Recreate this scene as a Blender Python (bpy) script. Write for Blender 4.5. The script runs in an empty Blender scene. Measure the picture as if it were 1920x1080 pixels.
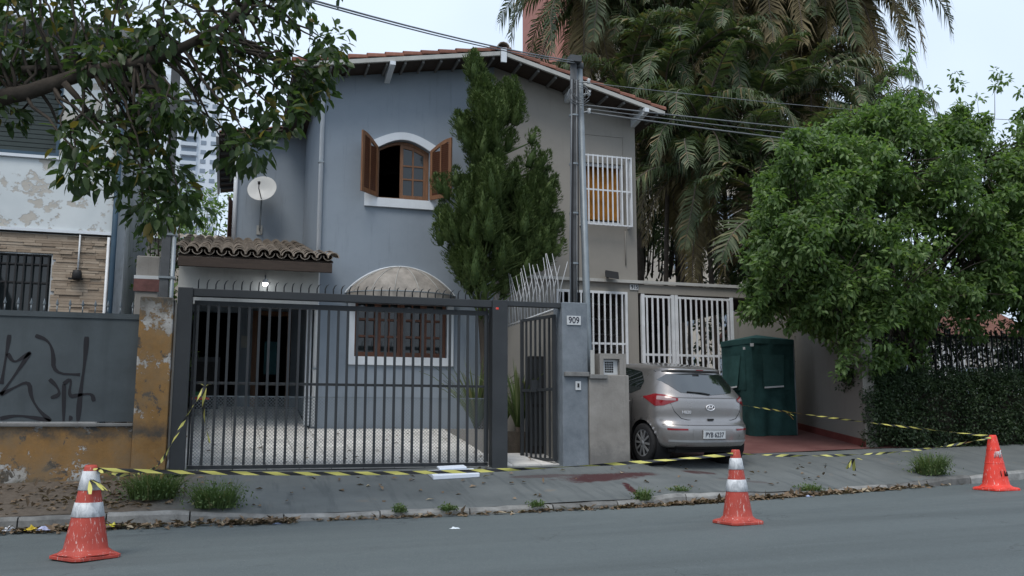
import bpy, bmesh, math, random
import numpy as np
from mathutils import Vector, Matrix
from mathutils.geometry import tessellate_polygon
R_ = math.radians
rng = random.Random(7)
scn = bpy.context.scene
COL = scn.collection
# ---------------------------------------------------------------- camera
CAM = Vector((0, 0, .60)); PITCH = R_(8.45); YAW = R_(17); FPX = 1750.0
cd = bpy.data.cameras.new('camera'); cam = bpy.data.objects.new('camera', cd); COL.objects.link(cam)
cam.location = CAM; cam.rotation_euler = (math.pi/2+PITCH, 0, -YAW)
cd.lens = FPX/1920*36; cd.sensor_width = 36; cd.clip_start = .05; cd.clip_end = 3000
scn.camera = cam
# ---------------------------------------------------------------- world, sun, exposure
SUN_EL, SUN_AZ = R_(58), R_(215)      # azimuth clockwise from +Y
w = bpy.data.worlds.new('World'); scn.world = w; w.use_nodes = True
nt = w.node_tree; nt.nodes.clear()
def wn(t): return nt.nodes.new(t)
sky = wn('ShaderNodeTexSky'); sky.sky_type = 'NISHITA'; sky.sun_disc = False
sky.sun_elevation = SUN_EL; sky.sun_rotation = SUN_AZ; sky.dust_density = 4; sky.air_density = 1.2; sky.ozone_density = 1
tcw = wn('ShaderNodeTexCoord'); nz = wn('ShaderNodeTexNoise'); nz.inputs['Scale'].default_value = 1.6; nz.inputs['Detail'].default_value = 4
nt.links.new(tcw.outputs['Generated'], nz.inputs['Vector'])
mr = wn('ShaderNodeMapRange'); mr.inputs[1].default_value = .35; mr.inputs[2].default_value = .65; mr.inputs[3].default_value = .6; mr.inputs[4].default_value = .97
nt.links.new(nz.outputs['Fac'], mr.inputs[0])
mx = wn('ShaderNodeMix'); mx.data_type = 'RGBA'; mx.inputs[7].default_value = (6.3, 7.4, 8.9, 1)
nt.links.new(mr.outputs[0], mx.inputs[0]); nt.links.new(sky.outputs[0], mx.inputs[6])
bg = wn('ShaderNodeBackground'); bg.inputs[1].default_value = .105
nt.links.new(mx.outputs[2], bg.inputs[0]); wo = wn('ShaderNodeOutputWorld'); nt.links.new(bg.outputs[0], wo.inputs[0])
sl = bpy.data.lights.new('sun', 'SUN'); sl.energy = 1.5; sl.angle = R_(25); sl.color = (1, .96, .9)
so = bpy.data.objects.new('sun', sl); COL.objects.link(so); so.location = (0, 0, 30)
sd = Vector((math.sin(SUN_AZ)*math.cos(SUN_EL), math.cos(SUN_AZ)*math.cos(SUN_EL), math.sin(SUN_EL)))
so.rotation_euler = sd.to_track_quat('Z', 'Y').to_euler()
vs = scn.view_settings; vs.view_transform = 'Standard'; vs.look = 'None'; vs.gamma = 1; vs.exposure = .36; vs.use_curve_mapping = False
scn.render.engine = 'CYCLES'; scn.cycles.max_bounces = 7; scn.cycles.diffuse_bounces = 3; scn.cycles.glossy_bounces = 3; scn.cycles.transmission_bounces = 3

# ---------------------------------------------------------------- helpers
FW = Vector((math.sin(YAW)*math.cos(PITCH), math.cos(YAW)*math.cos(PITCH), math.sin(PITCH)))
RT = Vector((math.cos(YAW), -math.sin(YAW), 0)); UP = RT.cross(FW)
def at(px, py, Y):                       # survey helper: the point at street-depth Y seen in that direction
    d = FW + RT*((px-960)/FPX) + UP*((540-py)/FPX)
    return CAM + d*((Y-CAM.y)/d.y)
ORG = {}
def org(o): return ORG.get(o.name, Vector((0, 0, 0))) if o else Vector((0, 0, 0))
def tag(o, label=None, cat=None, group=None, kind=None):
    if label: o['label'] = label
    if cat: o['category'] = cat
    if group: o['group'] = group
    if kind: o['kind'] = kind
    return o
def thing(name, label, cat, loc=(0, 0, 0), group=None, rot=None):
    o = bpy.data.objects.new(name, None); o.empty_display_size = .1; COL.objects.link(o)
    o.location = loc
    if rot: o.rotation_euler = rot
    ORG[o.name] = Vector(loc) if not rot else Vector((0, 0, 0))
    return tag(o, label, cat, group)
def link(name, me, parent=None, M=None, mat=None):
    o = bpy.data.objects.new(name, me); COL.objects.link(o)
    if parent: o.parent = parent; ORG[o.name] = org(parent)
    if M is not None: o.matrix_local = M
    if mat is not None and len(me.materials) == 0: me.materials.append(mat)
    return o
def copy_tree(o, parent=None):
    c = o.copy(); COL.objects.link(c); c.parent = parent
    for ch in o.children: copy_tree(ch, c)
    return c
class MB:
    def __init__(s): s.v = []; s.f = []; s.m = []; s.s = []; s.uv = {}
    def add(s, vs, fs, mi=0, sm=False, uv=None):
        b = len(s.v); s.v += [tuple(p) for p in vs]
        for i, f in enumerate(fs):
            if uv: s.uv[len(s.f)] = uv[i]
            s.f.append([b+k for k in f]); s.m.append(mi); s.s.append(sm)
        return s
    def box(s, x0, x1, y0, y1, z0, z1, mi=0):
        return s.add([(x0,y0,z0),(x1,y0,z0),(x1,y1,z0),(x0,y1,z0),(x0,y0,z1),(x1,y0,z1),(x1,y1,z1),(x0,y1,z1)],
              [(0,3,2,1),(4,5,6,7),(0,1,5,4),(1,2,6,5),(2,3,7,6),(3,0,4,7)], mi)
    def bar(s, p0, p1, w, h=None, mi=0, up=(0, 0, 1)):
        p0 = Vector(p0); p1 = Vector(p1); h = h or w; d = (p1-p0).normalized(); u = Vector(up)
        if abs(d.dot(u)) > .95: u = Vector((0, 1, 0))
        r = d.cross(u).normalized()*w/2; u = r.cross(d).normalized()*h/2
        vs = [p0-r-u, p0+r-u, p0+r+u, p0-r+u, p1-r-u, p1+r-u, p1+r+u, p1-r+u]
        return s.add(vs, [(0,1,2,3),(7,6,5,4),(0,4,5,1),(1,5,6,2),(2,6,7,3),(3,7,4,0)], mi)
    def tube(s, pts, r, n=8, mi=0, cap=True, sm=True):
        pts = [Vector(p) for p in pts]; k = len(pts); rs = r if isinstance(r, (list, tuple)) else [r]*k
        vs = []; ref = None
        for i, p in enumerate(pts):
            d = (pts[min(i+1, k-1)]-pts[max(i-1, 0)]).normalized()
            if ref is None: ref = Vector((1, 0, 0)) if abs(d.x) < .8 else Vector((0, 1, 0))
            a = d.cross(ref).normalized(); ref = a.cross(d).normalized()
            for j in range(n):
                t = 2*math.pi*j/n; vs.append(p+(a*math.cos(t)+ref*math.sin(t))*rs[i])
        fs = [(i*n+j, i*n+(j+1) % n, (i+1)*n+(j+1) % n, (i+1)*n+j) for i in range(k-1) for j in range(n)]
        if cap: fs += [tuple(range(n)), tuple(reversed(range((k-1)*n, k*n)))]
        return s.add(vs, fs, mi, sm)
    def lathe(s, prof, c=(0, 0, 0), n=24, mi=0, axis='z', sm=True):
        vs = []; c = Vector(c)
        for r, z in prof:
            for j in range(n):
                t = 2*math.pi*j/n; a, b = r*math.cos(t), r*math.sin(t)
                vs.append(c+Vector((a, b, z) if axis == 'z' else ((z, a, b) if axis == 'x' else (b, z, a))))
        k = len(prof)
        fs = [(i*n+j, i*n+(j+1) % n, (i+1)*n+(j+1) % n, (i+1)*n+j) for i in range(k-1) for j in range(n)]
        return s.add(vs, fs, mi, sm)
    def prism(s, poly, holes, fn, d, mi=0, reveal=None):     # poly in 2-D, fn(a,b,t)->xyz, t 0 front / d back
        loops = [poly]+list(holes)
        tris = tessellate_polygon([[Vector((a, b, 0)) for a, b in L] for L in loops])
        flat = [p for L in loops for p in L]
        def area(L): return sum(L[i][0]*L[(i+1) % len(L)][1]-L[(i+1) % len(L)][0]*L[i][1] for i in range(len(L)))
        for t in (0, d): s.add([fn(a, b, t) for a, b in flat], [tuple(x) for x in tris], mi)
        for li, L in enumerate(loops):
            n = len(L); s.add([fn(a, b, 0) for a, b in L]+[fn(a, b, d) for a, b in L],
                  [(i, (i+1) % n, n+(i+1) % n, n+i) for i in range(n)], mi if (li == 0 or reveal is None) else reveal)
        return s
    def grid(s, nu, nv, fn, mi=0, sm=True):
        vs = [fn(i/(nu-1), j/(nv-1)) for j in range(nv) for i in range(nu)]
        return s.add(vs, [(j*nu+i, j*nu+i+1, (j+1)*nu+i+1, (j+1)*nu+i) for j in range(nv-1) for i in range(nu-1)], mi, sm)
    def mesh(s, name, mats, o=Vector((0, 0, 0))):
        me = bpy.data.meshes.new(name)
        me.from_pydata([(p[0]-o.x, p[1]-o.y, p[2]-o.z) for p in s.v], [], s.f)
        for m in (mats if isinstance(mats, (list, tuple)) else [mats]): me.materials.append(m)
        me.polygons.foreach_set('material_index', s.m); me.polygons.foreach_set('use_smooth', s.s)
        if s.uv:
            L = me.uv_layers.new(name='UVMap')
            for fi, uvs in s.uv.items():
                for k, li in enumerate(me.polygons[fi].loop_indices): L.data[li].uv = uvs[k]
        bm = bmesh.new(); bm.from_mesh(me); bmesh.ops.recalc_face_normals(bm, faces=bm.faces); bm.to_mesh(me); bm.free()
        return me
    def build(s, name, mats, parent=None, bevel=0, local=False, loc=None):
        o = Vector((0, 0, 0)) if local else org(parent)
        if parent is None and loc is not None: o = Vector(loc)
        ob = link(name, s.mesh(name, mats, o), parent)
        if parent is None and loc is not None: ob.location = loc
        if bevel:
            b = ob.modifiers.new('bevel', 'BEVEL'); b.width = bevel; b.segments = 2; b.limit_method = 'ANGLE'
        return ob
def B(x0, x1, y0, y1, z0, z1): return MB().box(x0, x1, y0, y1, z0, z1)
def text_mesh(txt, size, mat, extrude=.002, width=1.0):
    c = bpy.data.curves.new('txt', 'FONT'); c.body = txt; c.size = size; c.extrude = extrude; c.align_x = 'CENTER'; c.align_y = 'CENTER'; c.offset = size*.012
    o = bpy.data.objects.new('txt', c); COL.objects.link(o)
    me = bpy.data.meshes.new_from_object(o); bpy.data.objects.remove(o); bpy.data.curves.remove(c)
    for v in me.vertices: v.co.x *= width
    me.materials.clear(); me.materials.append(mat)
    return me
FRONT = Matrix.Rotation(math.pi/2, 4, 'X')      # text plane facing -Y

# ---------------------------------------------------------------- materials
class NB:
    def __init__(s, name):
        s.mat = bpy.data.materials.new(name); s.mat.use_nodes = True; s.t = s.mat.node_tree
        s.b = s.t.nodes['Principled BSDF']; s.out = s.t.nodes['Material Output']
        s.tc = s.t.nodes.new('ShaderNodeTexCoord'); s.obj = s.tc.outputs['Object']
    def l(s, a, b): s.t.links.new(a, b)
    def val(s, node_in, x):
        if isinstance(x, (int, float)): node_in.default_value = x
        elif isinstance(x, (tuple, list)): node_in.default_value = tuple(x)+((1,) if len(x) == 3 and len(node_in.default_value) == 4 else ())
        else: s.l(x, node_in)
    def scaled(s, sc):
        m = s.t.nodes.new('ShaderNodeMapping'); m.inputs['Scale'].default_value = sc; s.l(s.obj, m.inputs['Vector']); return m.outputs[0]
    def noise(s, scale, detail=5, rough=.6, vec=None, dist=0):
        n = s.t.nodes.new('ShaderNodeTexNoise'); n.inputs['Scale'].default_value = scale; n.inputs['Detail'].default_value = detail
        n.inputs['Roughness'].default_value = rough; n.inputs['Distortion'].default_value = dist; s.l(vec or s.obj, n.inputs['Vector']); return n.outputs['Fac']
    def thr(s, v, lo, hi, a=0., b=1.):
        n = s.t.nodes.new('ShaderNodeMapRange'); s.l(v, n.inputs[0])
        for i, x in enumerate((lo, hi, a, b)): n.inputs[i+1].default_value = x
        return n.outputs[0]
    def math(s, op, a, b=0., c=None):
        n = s.t.nodes.new('ShaderNodeMath'); n.operation = op; s.val(n.inputs[0], a); s.val(n.inputs[1], b)
        if c is not None: s.val(n.inputs[2], c)
        return n.outputs[0]
    def mix(s, f, a, b, mode='MIX'):
        n = s.t.nodes.new('ShaderNodeMix'); n.data_type = 'RGBA'; n.blend_type = mode; s.val(n.inputs[0], f); s.val(n.inputs[6], a); s.val(n.inputs[7], b); return n.outputs[2]
    def xyz(s, vec=None):
        n = s.t.nodes.new('ShaderNodeSeparateXYZ'); s.l(vec or s.obj, n.inputs[0]); return n.outputs
    def rnd(s): return s.t.nodes.new('ShaderNodeObjectInfo').outputs['Random']
    def isl(s): return s.t.nodes.new('ShaderNodeNewGeometry').outputs['Random Per Island']
    def bright(s, col, f):      # multiply by scalar socket
        return s.mix(1.0, col, f, 'MULTIPLY')
    def done(s, col, rough=.8, metal=0, spec=.3, bump=None, bs=.3, bd=.01, coat=0):
        s.val(s.b.inputs['Base Color'], col); s.val(s.b.inputs['Roughness'], rough); s.b.inputs['Metallic'].default_value = metal
        s.b.inputs['Specular IOR Level'].default_value = spec; s.b.inputs['Coat Weight'].default_value = coat
        if bump is not None:
            n = s.t.nodes.new('ShaderNodeBump'); n.inputs['Strength'].default_value = bs; n.inputs['Distance'].default_value = bd
            s.l(bump, n.inputs['Height']); s.l(n.outputs[0], s.b.inputs['Normal'])
        return s.mat
def sc(c, k): return tuple(min(1, x*k) for x in c)
def mk(name, col, rough=.75, var=.18, scale=3., metal=0, spec=.3, bump=.0, bscale=40, orand=0., coat=0, streak=0.):
    n = NB(name); f = n.noise(scale, 6, .65)
    c = n.mix(n.thr(f, .3, .7), sc(col, 1-var), sc(col, 1+var))
    if streak:
        g = n.noise(2.2, 5, .7, n.scaled((2.5, 2.5, .22))); c = n.mix(n.math('MULTIPLY', n.thr(g, .5, .75), streak), c, sc(col, .45))
    if orand: c = n.bright(c, n.thr(n.rnd(), 0, 1, 1-orand, 1+orand))
    return n.done(c, rough, metal, spec, n.noise(bscale, 4) if bump else None, bump, .01, coat)
def leafmat(name, cols, trans=.35, rough=.5, spec=.35):
    n = NB(name); r = n.isl(); c = cols[0]
    c = n.mix(n.thr(r, .1, .9), cols[0], cols[1])
    if len(cols) > 2: c = n.mix(n.thr(r, .93, .96), c, cols[2])
    c = n.mix(n.thr(n.noise(1.3, 3), .35, .65, 0, .6), c, sc(cols[0], .7))
    n.done(c, rough, 0, spec)
    tr = n.t.nodes.new('ShaderNodeBsdfTranslucent'); n.l(n.mix(1., c, (1.2, 1.35, .6), 'MULTIPLY'), tr.inputs[0])
    ms = n.t.nodes.new('ShaderNodeMixShader'); ms.inputs[0].default_value = trans; n.l(n.b.outputs[0], ms.inputs[1]); n.l(tr.outputs[0], ms.inputs[2]); n.l(ms.outputs[0], n.out.inputs[0])
    return n.mat
MT = {}
def asphalt():
    n = NB('asphalt'); big = n.noise(.35, 4, .6, n.scaled((.35, 1.6, 1))); fine = n.noise(75, 4, .8); mid = n.noise(9, 5, .7)
    c = n.mix(n.thr(big, .3, .7), (.095, .114, .117), (.128, .151, .153)); c = n.mix(n.thr(mid, .35, .75, 0, .5), c, (.088, .103, .105))
    c = n.mix(n.thr(fine, .52, .72, 0, .6), c, (.2, .215, .215)); c = n.mix(n.thr(fine, .46, .3, 0, .6), c, (.045, .052, .054)); c = n.mix(n.thr(n.noise(2.1, 8, .75), .66, .72, 0, .5), c, (.07, .075, .075))
    band = n.noise(1.0, 5, .65, n.scaled((.06, 1.1, 1))); c = n.mix(n.thr(band, .5, .68, 0, .45), c, (.07, .082, .084)); c = n.mix(n.thr(band, .42, .3, 0, .3), c, (.165, .188, .188))
    v = n.t.nodes.new('ShaderNodeTexVoronoi'); v.feature = 'DISTANCE_TO_EDGE'; v.inputs['Scale'].default_value = .55; v.inputs['Randomness'].default_value = 1
    wv = n.t.nodes.new('ShaderNodeVectorMath'); wv.operation = 'ADD'; nn = n.t.nodes.new('ShaderNodeTexNoise'); nn.inputs['Scale'].default_value = 2.2; nn.inputs['Detail'].default_value = 6; n.l(n.obj, nn.inputs['Vector']); n.l(n.obj, wv.inputs[0]); n.l(nn.outputs['Color'], wv.inputs[1]); n.l(wv.outputs[0], v.inputs['Vector'])
    crack = n.math('MULTIPLY', n.thr(v.outputs['Distance'], .008, .002), n.thr(n.noise(.5, 3), .5, .6)); c = n.mix(n.math('MULTIPLY', crack, .6), c, (.05, .056, .058))
    st = n.noise(1.3, 4, .5); c = n.mix(n.thr(st, .68, .74, 0, .45), c, (.06, .066, .068))
    c = n.mix(n.thr(n.noise(45, 2, .5), .72, .76, 0, .6), c, (.3, .31, .3))
    return n.done(c, .85, 0, .3, fine, .8, .008)
def pavement():
    n = NB('pavement_concrete'); x, y, z = n.xyz(); big = n.noise(.8, 6, .65); fine = n.noise(70, 4, .7)
    c = n.mix(n.thr(big, .3, .7), (.092, .102, .103), (.15, .163, .161))
    c = n.mix(n.thr(n.noise(2.6, 8, .7), .6, .72, 0, .6), c, (.2, .165, .125))             # worn brownish patches
    c = n.mix(n.thr(n.noise(6, 6, .8), .6, .75, 0, .5), c, (.07, .07, .066))
    st = n.noise(1.6, 4, .6, n.scaled((5, .45, 1))); c = n.mix(n.thr(st, .52, .68, 0, .6), c, (.075, .085, .088))    # tyre streaks
    # soil strip at the left end
    m = n.thr(n.math('ADD', x, n.thr(n.noise(1.1, 5, .7), 0, 1, -1.4, 1.4)), -.1, -.9); c = n.mix(m, c, n.mix(n.thr(n.noise(14, 6, .8), .3, .7), (.07, .055, .042), (.15, .125, .1)))
    # dark reddish stains
    def ell(cx, cy, rx, ry, rot=0):
        dx = n.math('SUBTRACT', x, cx); dy = n.math('SUBTRACT', y, cy); ca, sa = math.cos(rot), math.sin(rot)
        u = n.math('ADD', n.math('MULTIPLY', dx, ca/rx), n.math('MULTIPLY', dy, sa/rx)); v = n.math('ADD', n.math('MULTIPLY', dx, -sa/ry), n.math('MULTIPLY', dy, ca/ry))
        d = n.math('ADD', n.math('MULTIPLY', u, u), n.math('MULTIPLY', v, v))
        d = n.math('ADD', d, n.thr(n.noise(4.5, 7, .75), 0, 1, -1.3, 1.3)); return n.thr(d, .75, .25)
    for e, k in (((5.05, 12.1, .95, .32, .1), .9), ((6.55, 12.25, .3, .17, -.3), .8), ((4.2, 12.3, .6, .14, .1), .5), ((5.05, 11.3, .07, .55, -.2), 1.), ((6.9, 11.7, .5, .1, -.4), .35)):
        c = n.mix(n.math('MULTIPLY', ell(*e), k), c, (.05, .013, .014))
    return n.done(c, .85, 0, .25, n.noise(30, 6, .7), .5, .008)
def wallpaint(name, col, drip=(.09, .1, .11), k=.35, grime=None):
    n = NB(name); c = n.mix(n.thr(n.noise(.9, 6, .6), .3, .7), sc(col, .93), sc(col, 1.06))
    d = n.noise(3, 6, .7, n.scaled((3.5, 3.5, .22))); c = n.mix(n.thr(d, .56, .82, 0, k), c, drip); c = n.mix(n.thr(n.noise(2.1, 7, .7), .52, .75, 0, .3), c, sc(col, .72))
    c = n.mix(n.thr(n.noise(7, 8, .8), .66, .74, 0, .35), c, sc(col, .6))
    return n.done(c, .85, 0, .2, n.noise(55, 4), .25, .006)
def ochre():
    n = NB('ochre_peeling'); x, y, z = n.xyz(); c = n.mix(n.thr(n.noise(2.5, 6, .7), .3, .7), (.2, .115, .045), (.31, .18, .072))
    c = n.mix(n.thr(n.noise(2.4, 9, .75), .545, .57), c, (.46, .46, .45)); c = n.mix(n.thr(n.noise(3.1, 8, .7, dist=.4), .575, .61), c, (.06, .06, .06))
    hh = n.math('ADD', z, n.thr(n.noise(2.2, 6, .75), 0, 1, -.28, .28)); up = n.thr(hh, .42, .52); lo = n.thr(n.math('ADD', z, n.thr(n.noise(3, 6, .7), 0, 1, -.2, .2)), .1, .0)
    low = n.thr(n.math('ADD', z, n.thr(n.noise(4, 6, .75), 0, 1, -.25, .25)), .8, .6); top = n.math('MULTIPLY', n.thr(hh, .5, .6), low)
    c = n.mix(n.math('MULTIPLY', top, .9), c, (.055, .055, .053)); c = n.mix(n.math('MULTIPLY', lo, .75), c, (.06, .062, .045))
    c = n.mix(n.thr(n.noise(60, 4), .45, .75, 0, .3), c, (.1, .08, .05)); c = n.mix(n.thr(n.noise(1.7, 8, .7), .45, .65, 0, .55), c, (.17, .14, .1)); c = n.mix(n.math('MULTIPLY', n.thr(n.math('ADD', z, n.thr(n.noise(3, 6, .7), 0, 1, -.3, .3)), 2.05, 2.3), .8), c, (.08, .078, .07))
    return n.done(c, .9, 0, .15, n.math('ADD', n.thr(n.noise(2.4, 9, .75), .545, .57, .5, 0), n.math('MULTIPLY', n.noise(9, 9, .75), .6)), .7, .02)
def peelwhite():
    n = NB('peeling_white_paint'); c = n.mix(n.thr(n.noise(1.2, 5), .3, .7), (.5, .545, .56), (.6, .64, .65))
    p = n.noise(1.9, 9, .68, n.scaled((1, 1, 1.3))); m = n.thr(p, .555, .565); edge = n.math('MULTIPLY', n.thr(p, .54, .556), n.math('SUBTRACT', 1., m))
    c = n.mix(n.math('MULTIPLY', edge, .5), c, (.25, .22, .19)); c = n.mix(m, c, n.mix(n.noise(6, 6, .7), (.36, .34, .3), (.52, .5, .46)))
    return n.done(c, .8, 0, .25, n.math('SUBTRACT', 1., m), .6, .008)
def stain_side():
    n = NB('stained_side_wall'); c = n.mix(n.noise(2, 5), (.36, .38, .39), (.5, .52, .53))
    c = n.mix(n.thr(n.noise(3.5, 7, .75, n.scaled((2.5, 2.5, .3))), .5, .68, 0, .75), c, (.13, .13, .13)); return n.done(c, .9, 0, .2, n.noise(20, 6), .4, .01)
def wood(name, col, axis=2, rough=.5):
    n = NB(name); s_ = [14, 14, 14]; s_[axis] = 1.1
    g = n.noise(3.0, 6, .65, n.scaled(s_), 1.2); c = n.mix(n.thr(g, .3, .7), sc(col, .6), sc(col, 1.25)); return n.done(c, rough, 0, .35, g, .2, .003)
def tape():
    n = NB('striped_barrier_tape'); uv = n.tc.outputs['UV']; u, v, _ = n.xyz(uv)
    f = n.math('FRACT', n.math('ADD', n.math('MULTIPLY', u, 3.7), n.math('MULTIPLY', v, .45))); c = n.mix(n.math('GREATER_THAN', f, .5), (.022, .022, .024), (.52, .49, .13))
    return n.done(c, .45, 0, .4)
def cone_orange(name, col):
    n = NB(name); c = n.mix(n.thr(n.noise(6, 6, .7), .3, .7), sc(col, .82), sc(col, 1.1))
    c = n.mix(n.thr(n.noise(7, 5, .7, n.scaled((9, 9, 1.1))), .58, .66, 0, .8), c, (.62, .52, .48)); c = n.mix(n.thr(n.noise(11, 6, .8), .63, .72, 0, .5), c, (.12, .06, .05))
    return n.done(c, .55, 0, .35, n.noise(30, 4), .2, .004)
def cone_white():
    n = NB('cone_white_band'); v = n.noise(9, 6, .75, n.scaled((2, 2, 1)), .8); c = n.mix(n.thr(v, .35, .6), (.33, .35, .37), (.66, .68, .7)); return n.done(c, .5, 0, .3, v, .4, .004)
def tilemat(name, col):
    n = NB(name); r = n.rnd(); c = n.mix(n.thr(n.noise(9, 6, .75), .3, .7), sc(col, .6), sc(col, 1.2)); c = n.bright(c, n.thr(r, 0, 1, .72, 1.25))
    c = n.mix(n.thr(n.noise(17, 7, .8), .58, .68, 0, .6), c, (.05, .05, .042)); return n.done(c, .9, 0, .2, n.noise(40, 5), .4, .005)
def glassmat(name, col=(.015, .02, .022), rough=.04, spec=.6, ior=1.5):
    n = NB(name); n.b.inputs['IOR'].default_value = ior; return n.done(n.mix(n.noise(2, 3), sc(col, .8), sc(col, 1.2)), rough, 0, spec)
def carpaint():
    n = NB('silver_car_paint'); fl = n.noise(900, 1); c = n.mix(n.thr(fl, .3, .7), (.26, .245, .237), (.35, .332, .322)); c = n.mix(n.thr(n.noise(3, 6, .7), .5, .8, 0, .2), c, (.2, .185, .17))
    return n.done(c, n.thr(n.noise(5, 5), .3, .7, .26, .36), .75, .5, None, 0, 0, .7)
def gatepaint():
    n = NB('dark_grey_gate_paint'); c = n.mix(n.thr(n.noise(1.5, 5), .3, .7), (.02, .023, .026), (.034, .038, .042)); c = n.mix(n.thr(n.noise(8, 7, .8), .67, .74, 0, .6), c, (.12, .125, .13)); return n.done(c, .5, .0, .4, n.noise(40, 4), .15, .003)
def facade_stone():
    n = NB('stone_cladding'); r = n.isl(); c = n.mix(n.thr(r, 0, 1), (.25, .195, .145), (.41, .34, .265)); c = n.mix(n.thr(n.noise(5, 6, .7), .4, .8, 0, .5), c, (.14, .1, .075)); return n.done(c, .9, 0, .15, n.noise(50, 5), .5, .006)
def pillarmat():
    n = NB('pillar_blue_grey'); c = n.mix(n.thr(n.noise(3, 6, .7), .3, .7), (.12, .14, .16), (.2, .225, .25)); c = n.mix(n.thr(n.noise(2.2, 9, .8), .63, .66), c, (.3, .31, .3)); c = n.mix(n.thr(n.noise(4, 7, .75, n.scaled((1, 1, .4))), .55, .7, 0, .55), c, (.07, .085, .11)); return n.done(c, .85, 0, .2, n.noise(30, 6), .4, .008)
def meterpillar():
    n = NB('raw_render_beige'); x, y, z = n.xyz(); c = n.mix(n.thr(n.noise(2.5, 6, .65), .3, .7), (.19, .18, .165), (.28, .268, .25)); c = n.mix(n.thr(n.noise(5, 6, .75, n.scaled((4, 4, .25))), .55, .75, 0, .45), c, (.11, .105, .1))
    b = n.thr(n.math('ADD', z, n.thr(n.noise(3, 6, .75), 0, 1, -.35, .35)), .3, .12); c = n.mix(n.math('MULTIPLY', b, .6), c, (.1, .1, .098)); return n.done(c, .9, 0, .15, n.noise(30, 6), .45, .008)
def patiomat():
    n = NB('patio_tile'); c = n.mix(n.thr(n.noise(4, 5, .7), .3, .7), (.66, .64, .6), (.8, .78, .74)); c = n.mix(n.thr(n.noise(28, 6, .8), .56, .7, 0, .5), c, (.3, .28, .25)); c = n.bright(c, n.thr(n.rnd(), 0, 1, .82, 1.08)); return n.done(c, .5, 0, .4, n.noise(60, 4), .1, .003)
def redfloor():
    n = NB('red_cement_floor'); c = n.mix(n.thr(n.noise(1.4, 7, .7), .3, .7), (.115, .045, .042), (.19, .09, .08)); c = n.mix(n.thr(n.noise(6, 6, .8), .6, .7, 0, .5), c, (.1, .085, .08)); return n.done(c, .75, 0, .3, n.noise(30, 6), .3, .006)
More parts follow.
